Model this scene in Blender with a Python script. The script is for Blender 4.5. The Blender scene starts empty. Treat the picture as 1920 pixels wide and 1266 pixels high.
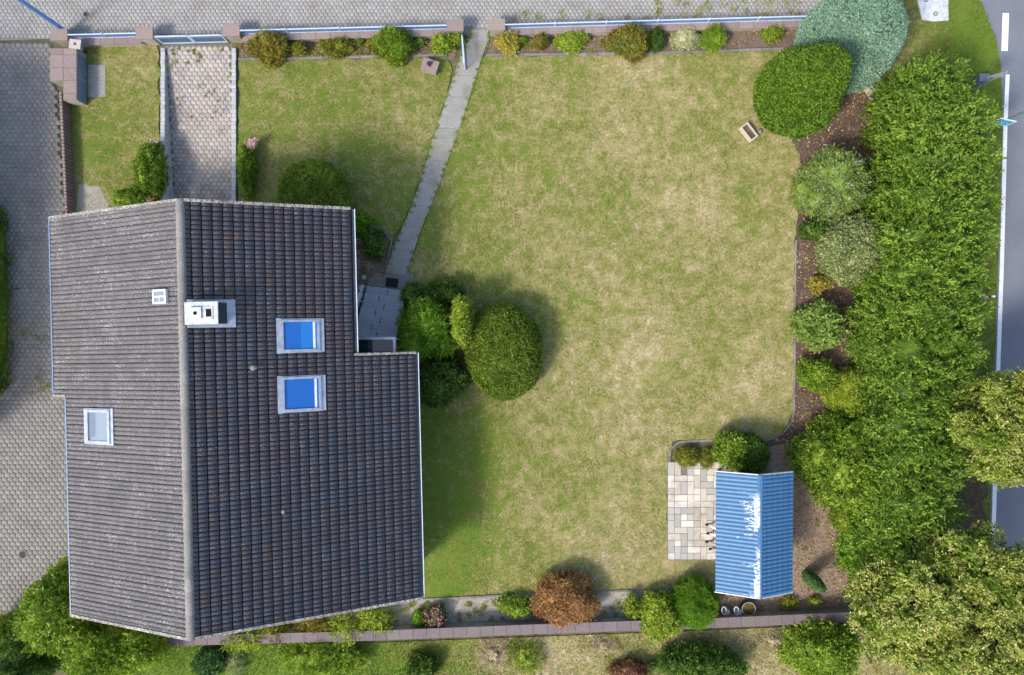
import bpy, math, random
import numpy as np
from mathutils import Matrix, Vector

# ------------------------------------------------------------------ camera, sky, sun, exposure
sc = bpy.context.scene
F, HC = 1400.0, 31.3                      # focal length in photo pixels, flying height in metres
cam_d = bpy.data.cameras.new('camera'); cam = bpy.data.objects.new('camera', cam_d)
sc.collection.objects.link(cam); sc.camera = cam
cam_d.sensor_width = 36.0; cam_d.lens = 36.0 * F / 1920.0
cam_d.clip_start = 0.1; cam_d.clip_end = 600.0
cam.location = (0, 0, HC); cam.rotation_euler = (0, 0, 0)

SUN_EL, SUN_DIR = math.radians(46), Vector((-0.77, -0.64))     # towards the sun, in plan
SUN_DIR.normalize()
world = bpy.data.worlds.new('World'); sc.world = world; world.use_nodes = True
wn = world.node_tree
bg = wn.nodes['Background']; sky = wn.nodes.new('ShaderNodeTexSky'); sky.sky_type = 'NISHITA'
sky.sun_disc = False; sky.sun_elevation = SUN_EL
sky.sun_rotation = math.atan2(SUN_DIR.x, SUN_DIR.y)
sky.air_density = 1.0; sky.dust_density = 2.5; sky.ozone_density = 1.0
wn.links.new(sky.outputs[0], bg.inputs[0]); bg.inputs[1].default_value = 0.15
sun_d = bpy.data.lights.new('sun', 'SUN'); sun_d.energy = 1.7; sun_d.angle = math.radians(10.0)
sun_d.color = (1.0, 0.94, 0.84)
sun = bpy.data.objects.new('sun', sun_d); sc.collection.objects.link(sun)
sv = Vector((SUN_DIR.x * math.cos(SUN_EL), SUN_DIR.y * math.cos(SUN_EL), math.sin(SUN_EL)))
sun.rotation_euler = sv.to_track_quat('Z', 'Y').to_euler(); sun.location = sv * 60
sc.view_settings.view_transform = 'Standard'; sc.view_settings.look = 'None'
sc.view_settings.exposure = 0.9; sc.view_settings.gamma = 1.0

random.seed(7); RNG = np.random.default_rng(7)
COL = sc.collection

# ------------------------------------------------------------------ helpers
def G(px, py, z=0.0):
    """point of the place that the photo shows at a pixel, for a known height"""
    s = (HC - z) / F
    return Vector(((px - 960) * s, (633 - py) * s, z))

def props(o, label=None, cat=None, group=None, kind=None):
    if label: o['label'] = label
    if cat: o['category'] = cat
    if group: o['group'] = group
    if kind: o['kind'] = kind
    return o

def adopt(o, par):
    if par is not None:
        o.parent = par
        o.matrix_parent_inverse = par.matrix_basis.inverted()
    return o

def root(name, loc, label, cat, group=None):
    o = bpy.data.objects.new(name, None); COL.objects.link(o)
    o.empty_display_size = 0.2; o.location = loc
    return props(o, label, cat, group)

def link(name, me, mat=None, par=None):
    o = bpy.data.objects.new(name, me); COL.objects.link(o)
    if mat is not None and not me.materials: me.materials.append(mat)
    return adopt(o, par)

def np_mesh(name, verts, faces, rnd=None, smooth=False):
    """fast mesh from arrays; faces is an (n,k) array; rnd one float per face"""
    me = bpy.data.meshes.new(name)
    verts = np.asarray(verts, np.float32); faces = np.asarray(faces, np.int32)
    n, k = faces.shape
    me.vertices.add(len(verts)); me.vertices.foreach_set('co', verts.ravel())
    me.loops.add(n * k); me.loops.foreach_set('vertex_index', faces.ravel())
    me.polygons.add(n)
    me.polygons.foreach_set('loop_start', np.arange(0, n * k, k, dtype=np.int32))
    me.polygons.foreach_set('loop_total', np.full(n, k, np.int32))
    if smooth: me.polygons.foreach_set('use_smooth', np.ones(n, bool))
    me.update(calc_edges=True)
    if rnd is not None:
        a = me.attributes.new('rnd', 'FLOAT', 'FACE'); a.data.foreach_set('value', np.asarray(rnd, np.float32))
    return me

class MB:
    """collects boxes, tubes and prisms into one mesh"""
    def __init__(s): s.v, s.f = [], []
    def add(s, vs, fs):
        o = len(s.v); s.v += [tuple(p) for p in vs]; s.f += [tuple(i + o for i in q) for q in fs]; return s
    def box(s, c, size, rz=0.0, m=None):
        x, y, z = (q / 2 for q in size); M = Matrix.Rotation(rz, 3, 'Z') if m is None else m
        vs = [Vector(c) + M @ Vector((a * x, b * y, d * z)) for a in (-1, 1) for b in (-1, 1) for d in (-1, 1)]
        return s.add(vs, [(0, 1, 3, 2), (4, 6, 7, 5), (0, 4, 5, 1), (2, 3, 7, 6), (0, 2, 6, 4), (1, 5, 7, 3)])
    def bar(s, a, b, w, h):
        """box beam from a to b, w across, h high"""
        a, b = Vector(a), Vector(b); d = (b - a); L = d.length; d.normalize()
        side = d.cross(Vector((0, 0, 1)))
        if side.length < 1e-4: side = Vector((1, 0, 0))
        side.normalize(); up = side.cross(d)
        M = Matrix((d, side, up)).transposed()
        return s.box((a + b) / 2, (L, w, h), m=M)
    def tube(s, a, b, r0, r1=None, n=8, cap=True):
        a, b = Vector(a), Vector(b); r1 = r0 if r1 is None else r1
        d = (b - a).normalized(); x = d.orthogonal().normalized(); y = d.cross(x)
        vs = [a + (x * math.cos(t) + y * math.sin(t)) * r0 for t in (2 * math.pi * i / n for i in range(n))]
        vs += [b + (x * math.cos(t) + y * math.sin(t)) * r1 for t in (2 * math.pi * i / n for i in range(n))]
        fs = [(i, (i + 1) % n, n + (i + 1) % n, n + i) for i in range(n)]
        if cap: fs += [tuple(range(n - 1, -1, -1)), tuple(range(n, 2 * n))]
        return s.add(vs, fs)
    def lathe(s, c, prof, n=16, m=None, cap=True):
        M = m or Matrix.Identity(3); c = Vector(c); k = len(prof); vs = []
        for r, z in prof:
            vs += [c + M @ Vector((r * math.cos(t), r * math.sin(t), z)) for t in (2 * math.pi * i / n for i in range(n))]
        fs = [(j * n + i, j * n + (i + 1) % n, (j + 1) * n + (i + 1) % n, (j + 1) * n + i) for j in range(k - 1) for i in range(n)]
        if cap: fs += [tuple(range(n - 1, -1, -1)), tuple(range((k - 1) * n, k * n))]
        return s.add(vs, fs)
    def prism(s, poly, z0, z1):
        """vertical prism over a counter-clockwise plan polygon; z0, z1 numbers or per-vertex lists"""
        n = len(poly); a = z0 if hasattr(z0, '__len__') else [z0] * n; b = z1 if hasattr(z1, '__len__') else [z1] * n
        vs = [(p[0], p[1], a[i]) for i, p in enumerate(poly)] + [(p[0], p[1], b[i]) for i, p in enumerate(poly)]
        fs = [(i, (i + 1) % n, n + (i + 1) % n, n + i) for i in range(n)] + [tuple(range(n - 1, -1, -1)), tuple(range(n, 2 * n))]
        return s.add(vs, fs)
    def torus(s, c, R, r, m=None, n=20, k=6, sx=1.0):
        M = m or Matrix.Identity(3); c = Vector(c); vs = []
        for i in range(n):
            t = 2 * math.pi * i / n
            for j in range(k):
                q = 2 * math.pi * j / k
                vs.append(c + M @ Vector(((R + r * math.cos(q)) * math.cos(t) * sx, (R + r * math.cos(q)) * math.sin(t), r * math.sin(q))))
        return s.add(vs, [(i * k + j, ((i + 1) % n) * k + j, ((i + 1) % n) * k + (j + 1) % k, i * k + (j + 1) % k) for i in range(n) for j in range(k)])
    def build(s, name, mat, par=None, smooth=False):
        me = bpy.data.meshes.new(name); me.from_pydata(s.v, [], s.f)
        if smooth: me.shade_smooth()
        me.update()
        return link(name, me, mat, par)

def sheet(name, poly, z, mat, label=None, cat=None, kind='structure', par=None):
    me = bpy.data.meshes.new(name)
    me.from_pydata([(p[0], p[1], z) for p in poly], [], [tuple(range(len(poly)))]); me.update()
    o = link(name, me, mat, par)
    if me.polygons[0].normal.z < 0: me.flip_normals()
    return props(o, label, cat, None, kind)

def rough(poly, step=.25, amp=.07, seed=1):
    rr = random.Random(seed); out = []; n = len(poly)
    for i in range(n):
        a, b = Vector(poly[i]), Vector(poly[(i + 1) % n]); d = b - a; L = d.length; k = max(1, int(L / step))
        if L > 60: k = 1
        nrm = Vector((-d.y, d.x)) / (L + 1e-9)
        for j in range(k):
            q = a + d * (j / k) + nrm * rr.uniform(-amp, amp); out.append((q.x, q.y))
    return out

def P(pts, z=0.0):
    return [tuple(G(a, b, z)[:2]) for a, b in pts]

def inside(pts, poly):
    pts = np.asarray(pts); x, y = pts[:, 0], pts[:, 1]; r = np.zeros(len(pts), bool); n = len(poly)
    for i in range(n):
        x0, y0 = poly[i]; x1, y1 = poly[(i + 1) % n]
        if y0 == y1: continue
        c = ((y0 > y) != (y1 > y)) & (x < (x1 - x0) * (y - y0) / (y1 - y0) + x0); r ^= c
    return r

def vnoise(p, seed=0):
    """value noise in 3-D, about -1..1"""
    p = np.asarray(p, np.float64); i = np.floor(p).astype(np.int64); f = p - i; f = f * f * (3 - 2 * f)
    def h(a, b, c):
        n = (a * 73856093) ^ (b * 19349663) ^ (c * 83492791) ^ (seed * 2654435761 & 0x7fffffff)
        n = (n ^ (n >> 13)) * 1274126177 & 0x7fffffff
        return ((n ^ (n >> 16)) & 0xffff) / 32767.5 - 1
    r = 0
    for a in (0, 1):
        for b in (0, 1):
            for c in (0, 1):
                w = (f[:, 0] if a else 1 - f[:, 0]) * (f[:, 1] if b else 1 - f[:, 1]) * (f[:, 2] if c else 1 - f[:, 2])
                r = r + w * h(i[:, 0] + a, i[:, 1] + b, i[:, 2] + c)
    return r

# ------------------------------------------------------------------ materials
class N:
    def __init__(s, name):
        s.m = bpy.data.materials.new(name); s.m.use_nodes = True; s.t = s.m.node_tree
        s.b = s.t.nodes['Principled BSDF']; s.pos = None
    def n(s, kind, **kw):
        q = s.t.nodes.new('ShaderNode' + kind)
        for k, v in kw.items(): setattr(q, k, v)
        return q
    def put(s, sock, v):
        if isinstance(v, bpy.types.NodeSocket): s.t.links.new(v, sock)
        elif isinstance(v, (tuple, list)) and len(v) == 3 and sock.type == 'RGBA': sock.default_value = (*v, 1)
        else: sock.default_value = v
    def P(s):
        if s.pos is None: s.pos = s.n('NewGeometry').outputs['Position']
        return s.pos
    def math(s, op, a, b=0.0, c=0.0, clamp=False):
        q = s.n('Math', operation=op, use_clamp=clamp); s.put(q.inputs[0], a); s.put(q.inputs[1], b); s.put(q.inputs[2], c); return q.outputs[0]
    def noise(s, scale, detail=4.0, rough=0.6, vec=None, dist=0.0):
        q = s.n('TexNoise'); s.put(q.inputs['Vector'], vec or s.P())
        q.inputs['Scale'].default_value = scale; q.inputs['Detail'].default_value = detail; q.inputs['Roughness'].default_value = rough; q.inputs['Distortion'].default_value = dist
        return q.outputs['Fac']
    def vor(s, scale, feature='F1', out='Distance', vec=None):
        q = s.n('TexVoronoi', feature=feature); s.put(q.inputs['Vector'], vec or s.P()); q.inputs['Scale'].default_value = scale; return q.outputs[out]
    def step(s, v, a, b, lo=0.0, hi=1.0):
        q = s.n('MapRange', interpolation_type='SMOOTHSTEP'); s.put(q.inputs[0], v)
        for i, x in enumerate((a, b, lo, hi)): q.inputs[1 + i].default_value = x
        return q.outputs[0]
    def mix(s, f, a, b, mode='MIX'):
        q = s.n('Mix', data_type='RGBA', blend_type=mode); s.put(q.inputs[0], f); s.put(q.inputs[6], a); s.put(q.inputs[7], b); return q.outputs[2]
    def ramp(s, f, stops):
        q = s.n('ValToRGB'); s.put(q.inputs[0], f); e = q.color_ramp.elements
        while len(e) < len(stops): e.new(0.5)
        for i, (p, c) in enumerate(stops): e[i].position = p; e[i].color = (*c, 1)
        return q.outputs[0]
    def rnd(s):
        """0..1 per piece: the object's random number plus the piece's own in joined meshes"""
        a = s.n('Attribute', attribute_name='rnd').outputs['Fac']; o = s.n('ObjectInfo').outputs['Random']
        return s.math('FRACT', s.math('ADD', a, o))
    def xyz(s):
        q = s.n('SeparateXYZ'); s.put(q.inputs[0], s.P()); return q.outputs
    def bump(s, h, strength=0.3, dist=0.02):
        q = s.n('Bump'); q.inputs['Strength'].default_value = strength; q.inputs['Distance'].default_value = dist
        s.put(q.inputs['Height'], h); s.put(s.b.inputs['Normal'], q.outputs[0])
    def out(s, col, rough=0.8, spec=0.3, metal=0.0):
        s.put(s.b.inputs['Base Color'], col); s.put(s.b.inputs['Roughness'], rough)
        s.b.inputs['Specular IOR Level'].default_value = spec; s.b.inputs['Metallic'].default_value = metal
        return s.m

def plain(name, c, rough=0.7, var=0.15, scale=6.0, spec=0.3, metal=0.0, bump=0.0, rndvar=0.0, dirt=None):
    m = N(name); n = m.noise(scale, 5, 0.65)
    k = m.step(n, 0.3, 0.7, 1 - var, 1 + var)
    if rndvar: k = m.math('MULTIPLY', k, m.math('ADD', m.math('MULTIPLY', m.rnd(), 2 * rndvar), 1 - rndvar))
    q = m.n('VectorMath', operation='SCALE'); q.inputs[0].default_value = c; m.put(q.inputs['Scale'], k)
    col = q.outputs[0]
    if dirt: col = m.mix(m.step(m.noise(dirt[1], 6, 0.7), 0.52, 0.66, 0, dirt[2]), col, dirt[0])
    if bump: m.bump(m.noise(scale * 4, 4), bump)
    return m.out(col, rough, spec, metal)

LEAF_GAIN = (1.6, 1.6, 1.0)
def leafmat(name, dark, mid, light, patch=0.0, patchcol=None, trans=0.3, rough=0.5, spec=0.25):
    m = N(name); r = m.rnd(); k = (.72, 1.0, 1.2); dark, mid, light = (tuple(min(.8, q * g * w) for q, g in zip(c, LEAF_GAIN if max(mid) < .33 else (1.15, 1.15, 1.1))) for c, w in zip((dark, mid, light), k))
    lo = m.noise(1.3, 3, 0.6)
    v = m.math('ADD', m.math('MULTIPLY', r, 0.75), m.math('MULTIPLY', m.step(lo, 0.3, 0.7), 0.25))
    col = m.ramp(v, [(0.05, dark), (0.5, mid), (0.95, light)])
    if patchcol: col = m.mix(m.step(m.noise(0.9, 3), 0.62 - patch, 0.7 - patch), col, patchcol)
    m.out(col, rough, spec)
    tr = m.n('BsdfTranslucent'); m.put(tr.inputs[0], col)
    mx = m.n('MixShader'); mx.inputs[0].default_value = trans
    o = m.t.nodes['Material Output']
    m.t.links.new(m.b.outputs[0], mx.inputs[1]); m.t.links.new(tr.outputs[0], mx.inputs[2]); m.t.links.new(mx.outputs[0], o.inputs[0])
    return m.m

def lawnmat(name, x0, x1, d0, d1, straw=(0.32, 0.272, 0.122), pale=(0.48, 0.395, 0.25), green=(0.15, 0.178, 0.03), bright=(0.12, 0.195, 0.024), blades=False):
    """parched lawn: straw and green tufts mixed by noise; drier from x0 to x1 in plan"""
    m = N(name); x = m.xyz()
    dry = m.step(x[0], x0, x1, d0, d1)
    green_strip = m.math('MULTIPLY', m.step(x[0], -2.6, 0.2, -0.075, 0.0), m.step(x[1], -2.0, -3.6)); dry = m.math('ADD', dry, green_strip)  # shifts the lawn towards green on the house side
    big = m.noise(0.28, 3, 0.55); mid = m.noise(2.2, 6, 0.74, dist=0.3); fine = m.noise(9.0, 5, 0.75)
    v = m.math('ADD', m.math('MULTIPLY', mid, 0.72), m.math('ADD', m.math('MULTIPLY', big, 0.45), m.math('MULTIPLY', fine, 0.75)))
    v = m.math('ADD', m.math('SUBTRACT', v, 0.96), m.math('ADD', dry, -0.5))
    if blades: v = m.math('ADD', v, m.math('MULTIPLY', m.math('SUBTRACT', m.rnd(), 0.5), 0.22))
    olive = tuple((a + b) / 2 for a, b in zip(straw, green))
    col = m.ramp(m.math('ADD', v, 0.5), [(0.3, bright), (0.41, green), (0.5, olive), (0.6, straw), (0.74, pale)])
    tuft = m.step(m.noise(2.3, 5, 0.65), 0.58, 0.72, 0, 0.6)
    col = m.mix(tuft, col, bright)
    g = m.step(m.noise(34, 3, 0.7), 0.25, 0.75, 0.75, 1.25)
    q = m.n('VectorMath', operation='SCALE'); m.put(q.inputs[0], col); m.put(q.inputs['Scale'], g)
    if not blades: m.bump(m.noise(28, 4, 0.7), 0.5, 0.03)
    return m.out(q.outputs[0], 0.85, 0.15)

def soilmat(name, a, b, c, scale=3.0, fleck=None):
    m = N(name); col = m.ramp(m.noise(scale, 8, 0.72), [(0.3, a), (0.5, b), (0.7, c)])
    if fleck: col = m.mix(m.step(m.noise(24, 4, 0.8), 0.56, 0.64, 0, 0.85), col, fleck)
    m.bump(m.noise(22, 6, 0.75), 0.7, 0.04)
    return m.out(col, 0.95, 0.1)

def stonemat(name, cols, grey=0.25, stain=None, rough=0.85, speck=0.2):
    """pavers and slabs: a colour per stone, mottled, with stains that wander over many stones"""
    m = N(name); n = len(cols)
    col = m.ramp(m.rnd(), [(i / max(1, n - 1), c) for i, c in enumerate(cols)])
    f = m.step(m.noise(40, 4, 0.7), 0.3, 0.7, 1 - speck, 1 + speck)
    q = m.n('VectorMath', operation='SCALE'); m.put(q.inputs[0], col); m.put(q.inputs['Scale'], f); col = q.outputs[0]
    if stain: col = m.mix(m.step(m.noise(0.8, 6, 0.7), 0.45, 0.68, 0, grey), col, stain)
    m.bump(m.noise(60, 3), 0.25, 0.01)
    return m.out(col, rough, 0.25)

def tilemat(name, cols, lichen, lich_amt, moss):
    m = N(name); r = m.rnd()
    col = m.ramp(r, [(i / (len(cols) - 1), c) for i, c in enumerate(cols)])
    pat = m.noise(0.55, 4, 0.6)
    col = m.mix(m.step(pat, 0.45, 0.68, 0, 0.6), col, moss)
    k = m.step(m.noise(26, 4, 0.75), 0.3, 0.72, 0.72, 1.3)
    q = m.n('VectorMath', operation='SCALE'); m.put(q.inputs[0], col); m.put(q.inputs['Scale'], k); col = q.outputs[0]
    area = m.step(m.noise(0.9, 5, 0.7), 0.35, 0.7, -0.03, 0.03)
    sp = m.math('ADD', m.noise(21, 5, 0.8), area)
    col = m.mix(m.step(sp, 0.69 - lich_amt, 0.75 - lich_amt, 0, 0.85), col, lichen)
    m.bump(m.noise(45, 4, 0.7), 0.4, 0.015)
    return m.out(col, 0.7, 0.35)

M = {}
M['tile_shade'] = tilemat('shaded_weathered_tile', [(0.09, 0.088, 0.104), (0.08, 0.078, 0.094), (0.096, 0.084, 0.092), (0.108, 0.082, 0.082), (0.085, 0.085, 0.1)], (0.5, 0.49, 0.46), 0.1, (0.105, 0.08, 0.076))  # slope turned from the sun; part of its bluish shade is in the colour
M['tile_sun'] = tilemat('sunlit_lichen_tile', [(0.125, 0.119, 0.128), (0.112, 0.107, 0.116), (0.14, 0.131, 0.135), (0.12, 0.112, 0.118)], (0.6, 0.59, 0.585), 0.128, (0.132, 0.118, 0.115))  # sunny slope: more lichen, and a lighter base with sunlight in the colour
M['ridge_tile'] = tilemat('ridge_tile', [(0.2, 0.19, 0.18), (0.26, 0.245, 0.225), (0.17, 0.16, 0.155)], (0.55, 0.52, 0.45), 0.12, (0.24, 0.22, 0.17))
M['deck'] = plain('roof_underlay', (0.035, 0.033, 0.035), 0.9)
M['verge'] = tilemat('verge_tile', [(0.15, 0.14, 0.135), (0.2, 0.19, 0.175), (0.12, 0.11, 0.105)], (0.6, 0.57, 0.5), 0.19, (0.16, 0.12, 0.08))
M['zinc'] = plain('zinc', (0.42, 0.46, 0.52), 0.42, 0.2, 5, 0.5, 0.35)
M['zinc_dull'] = plain('dull_zinc', (0.16, 0.18, 0.21), 0.5, 0.2, 5, 0.4)
M['zinc_blue'] = plain('blue_gutter_paint', (0.22, 0.36, 0.56), 0.4, 0.15, 4, 0.5)
M['zinc_white'] = plain('pale_gutter_paint', (0.62, 0.66, 0.7), 0.4, 0.1, 4, 0.5)
M['wall'] = plain('render_wall', (0.62, 0.58, 0.5), 0.9, 0.12, 2)
M['white'] = plain('white_paint', (0.75, 0.76, 0.76), 0.5, 0.08, 5)
M['chimney_top'] = plain('chimney_mortar', (0.56, 0.58, 0.6), 0.8, 0.2, 7, bump=0.2, dirt=((0.3, 0.3, 0.3), 4, 0.6))
M['slate'] = plain('slate', (0.035, 0.042, 0.055), 0.6, 0.25, 12)
M['opening_black'] = plain('opening_black', (0.008, 0.008, 0.009), 0.95)  # near-black plates drawn as flue and drain openings
gm = N('sky_tint_glass'); gm.out((0.015, 0.19, 0.55), 0.06, 0.8); gm.b.inputs['Coat Weight'].default_value = 0.6; M['glass_blue'] = gm.m  # blue of the reflected sky is put into the base colour
gm = N('deep_sky_tint_glass'); gm.out((0.01, 0.125, 0.46), 0.1, 0.8); gm.b.inputs['Coat Weight'].default_value = 0.6; M['glass_deep'] = gm.m  # deeper reflected sky, also painted as base colour
gm = N('pale_glass'); gm.out((0.17, 0.22, 0.28), 0.04, 0.8); gm.b.inputs['Coat Weight'].default_value = 0.8; M['glass_pale'] = gm.m
gm = N('dark_glass'); gm.out((0.02, 0.026, 0.045), 0.12, 0.6); gm.b.inputs['Coat Weight'].default_value = 0.5; M['glass_dark'] = gm.m
M['paver_drive'] = stonemat('driveway_pavers', [(0.4, 0.355, 0.32), (0.45, 0.4, 0.355), (0.36, 0.325, 0.31), (0.42, 0.38, 0.345), (0.49, 0.435, 0.38)], 0.75, (0.22, 0.205, 0.2))
M['paver_street'] = stonemat('street_pavers', [(0.33, 0.315, 0.3), (0.365, 0.35, 0.33), (0.305, 0.295, 0.285), (0.345, 0.325, 0.31)], 0.75, (0.25, 0.23, 0.205), speck=0.35)
M['paver_yard'] = stonemat('yard_pavers', [(0.235, 0.222, 0.205), (0.265, 0.25, 0.228), (0.215, 0.205, 0.195), (0.25, 0.237, 0.217)], 0.6, (0.17, 0.16, 0.14), speck=0.25)
M['joint'] = soilmat('paver_joints', (0.12, 0.112, 0.095), (0.15, 0.14, 0.115), (0.13, 0.14, 0.075), 4)
M['joint_pale'] = soilmat('sandy_joints', (0.17, 0.15, 0.12), (0.22, 0.2, 0.16), (0.17, 0.18, 0.09), 4)
M['joint_street'] = soilmat('street_joints', (0.24, 0.23, 0.21), (0.28, 0.265, 0.24), (0.25, 0.245, 0.19), 4)
M['aggregate'] = stonemat('exposed_aggregate', [(0.27, 0.262, 0.25), (0.31, 0.3, 0.28), (0.28, 0.27, 0.25)], 0.8, (0.2, 0.2, 0.12), speck=0.55)
M['kerb'] = stonemat('kerb_concrete', [(0.21, 0.205, 0.195), (0.27, 0.26, 0.245), (0.17, 0.167, 0.16)], 0.7, (0.13, 0.13, 0.085), speck=0.3)
M['granite'] = stonemat('granite_setts', [(0.42, 0.45, 0.46), (0.5, 0.52, 0.52), (0.36, 0.39, 0.41)], 0.3, (0.3, 0.32, 0.26))
M['pink'] = stonemat('pink_concrete', [(0.27, 0.2, 0.185), (0.31, 0.235, 0.215), (0.245, 0.19, 0.18)], 0.4, (0.3, 0.26, 0.2), speck=0.35)
M['pink_dark'] = stonemat('brown_concrete', [(0.2, 0.13, 0.125), (0.24, 0.16, 0.15), (0.18, 0.12, 0.12)], 0.3, (0.16, 0.12, 0.1))
M['cap'] = stonemat('wall_cap_slabs', [(0.175, 0.14, 0.143), (0.2, 0.163, 0.163), (0.155, 0.128, 0.132)], 0.4, (0.17, 0.145, 0.12), speck=0.4)
M['wallstone'] = plain('garden_wall_block', (0.36, 0.33, 0.27), 0.9, 0.2, 4, bump=0.3, dirt=((0.2, 0.2, 0.1), 1.5, 0.6))
M['wallgrey'] = plain('grey_wall_block', (0.22, 0.205, 0.19), 0.9, 0.2, 4, bump=0.3)
M['slab_white'] = stonemat('pale_slabs', [(0.66, 0.62, 0.55), (0.58, 0.54, 0.47), (0.7, 0.66, 0.6)], 0.75, (0.36, 0.3, 0.23))
M['slab_grey'] = stonemat('grey_slabs', [(0.4, 0.395, 0.37), (0.47, 0.46, 0.42), (0.36, 0.355, 0.335)], 0.6, (0.46, 0.41, 0.33))
M['slab_sand'] = stonemat('sandy_slabs', [(0.52, 0.46, 0.39), (0.58, 0.52, 0.45), (0.47, 0.42, 0.36)], 0.7, (0.33, 0.27, 0.21))
M['concrete_white'] = plain('white_concrete', (0.62, 0.64, 0.68), 0.85, 0.1, 3, dirt=((0.45, 0.44, 0.42), 2, 0.5))
M['lawn'] = lawnmat('parched_lawn', -4.5, 5.5, 0.45, 0.53)
M['lawn_blade'] = lawnmat('parched_grass_blades', -4.5, 5.5, 0.45, 0.53, blades=True)
M['lawn_rough'] = lawnmat('rough_grass', -9, 2, 0.34, 0.58)
M['lawn_rough_blade'] = lawnmat('rough_grass_blades', -9, 2, 0.34, 0.58, blades=True)
M['verge_grass'] = lawnmat('verge_grass', 15.5, 20.5, 0.49, 0.34, straw=(0.3, 0.27, 0.1))
M['verge_blade'] = lawnmat('verge_grass_blades', 15.5, 20.5, 0.49, 0.34, straw=(0.3, 0.27, 0.1), blades=True)
M['soil'] = soilmat('garden_soil', (0.1, 0.075, 0.06), (0.17, 0.125, 0.1), (0.24, 0.19, 0.15), 3, (0.3, 0.24, 0.19))
M['soil_dark'] = soilmat('dark_soil', (0.07, 0.045, 0.038), (0.12, 0.078, 0.064), (0.19, 0.14, 0.115), 2.5, (0.2, 0.14, 0.11))
M['mulch'] = soilmat('bark_mulch', (0.17, 0.115, 0.085), (0.26, 0.185, 0.14), (0.34, 0.26, 0.2), 6, (0.46, 0.38, 0.31))
M['sand'] = soilmat('sandy_ground', (0.27, 0.24, 0.2), (0.36, 0.33, 0.285), (0.44, 0.41, 0.36), 2, (0.26, 0.28, 0.14))
M['ground'] = soilmat('open_ground', (0.09, 0.085, 0.045), (0.14, 0.13, 0.07), (0.2, 0.17, 0.1), 1.2, (0.16, 0.2, 0.07))
am = N('asphalt'); a_ = am.noise(0.5, 5, 0.65); ac = am.ramp(am.math('ADD', am.math('MULTIPLY', a_, 0.5), am.math('MULTIPLY', am.noise(60, 3, 0.8), 0.5)), [(0.35, (0.14, 0.15, 0.18)), (0.65, (0.21, 0.222, 0.255))])
am.bump(am.noise(90, 3), 0.3, 0.01); M['asphalt'] = am.out(ac, 0.75, 0.35)
M['road_paint'] = plain('road_paint', (0.8, 0.81, 0.82), 0.6, 0.06, 8, dirt=((0.5, 0.5, 0.5), 6, 0.35))
M['rail'] = plain('pale_blue_railing', (0.5, 0.62, 0.8), 0.4, 0.08, 5, 0.5)
M['rail_dark'] = plain('blue_railing', (0.17, 0.26, 0.45), 0.45, 0.1, 5, 0.5)
M['blue_pole'] = plain('blue_pole_paint', (0.13, 0.3, 0.6), 0.4, 0.1, 3, 0.5)
M['steel_door'] = plain('blue_grey_steel', (0.13, 0.19, 0.26), 0.45, 0.12, 3, 0.5)
M['grey_tile'] = stonemat('grey_stair_tiles', [(0.36, 0.39, 0.44), (0.4, 0.43, 0.48), (0.33, 0.36, 0.41)], 0.3, (0.3, 0.33, 0.36), rough=0.55, speck=0.15)
M['grout'] = plain('grout', (0.5, 0.52, 0.55), 0.8)
M['rubber'] = plain('black_rubber', (0.012, 0.013, 0.015), 0.8, 0.2, 30)
M['iron'] = plain('cast_iron', (0.09, 0.085, 0.08), 0.7, 0.25, 20)
M['beige'] = plain('beige_concrete', (0.5, 0.44, 0.34), 0.85, 0.15, 8, bump=0.2)
M['beige_metal'] = plain('beige_metal', (0.5, 0.43, 0.38), 0.5, 0.1, 8)
M['blue_vase'] = plain('dark_blue_glaze', (0.02, 0.03, 0.08), 0.2, 0.1, 8, 0.6)
M['red_glaze'] = plain('red_paint', (0.5, 0.05, 0.05), 0.4)
M['plastic_grey'] = plain('grey_plastic', (0.35, 0.39, 0.43), 0.45, 0.12, 6)
M['plastic_pale'] = plain('pale_plastic', (0.68, 0.7, 0.72), 0.4, 0.06, 6)
M['plastic_dark'] = plain('dark_plastic', (0.03, 0.035, 0.05), 0.5)
wm = N('pond_water'); wm.out(wm.ramp(wm.noise(9, 4), [(0.35, (0.07, 0.055, 0.012)), (0.65, (0.14, 0.11, 0.02))]), 0.08, 0.5); M['water'] = wm.m
M['timber'] = plain('weathered_timber', (0.3, 0.25, 0.19), 0.85, 0.25, 9)
M['bark'] = plain('bark', (0.13, 0.1, 0.075), 0.95, 0.3, 12, bump=0.5)
M['skin'] = plain('skin', (0.55, 0.36, 0.28), 0.55, 0.05)
M['trousers_white'] = plain('white_cotton', (0.72, 0.72, 0.72), 0.85, 0.08, 12)
M['trousers_dark'] = plain('dark_shorts', (0.05, 0.055, 0.07), 0.85, 0.1, 12)
M['shirt_blue'] = plain('blue_shirt', (0.12, 0.2, 0.36), 0.85, 0.1, 12)
M['shirt_grey'] = plain('grey_shirt', (0.3, 0.3, 0.32), 0.85, 0.1, 12)
M['shoe'] = plain('black_leather', (0.02, 0.02, 0.022), 0.5)
M['hair'] = plain('brown_hair', (0.07, 0.045, 0.03), 0.7, 0.2, 30)
M['straw'] = leafmat('dry_stalks', (0.35, 0.28, 0.17), (0.45, 0.37, 0.24), (0.55, 0.47, 0.33))

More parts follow.
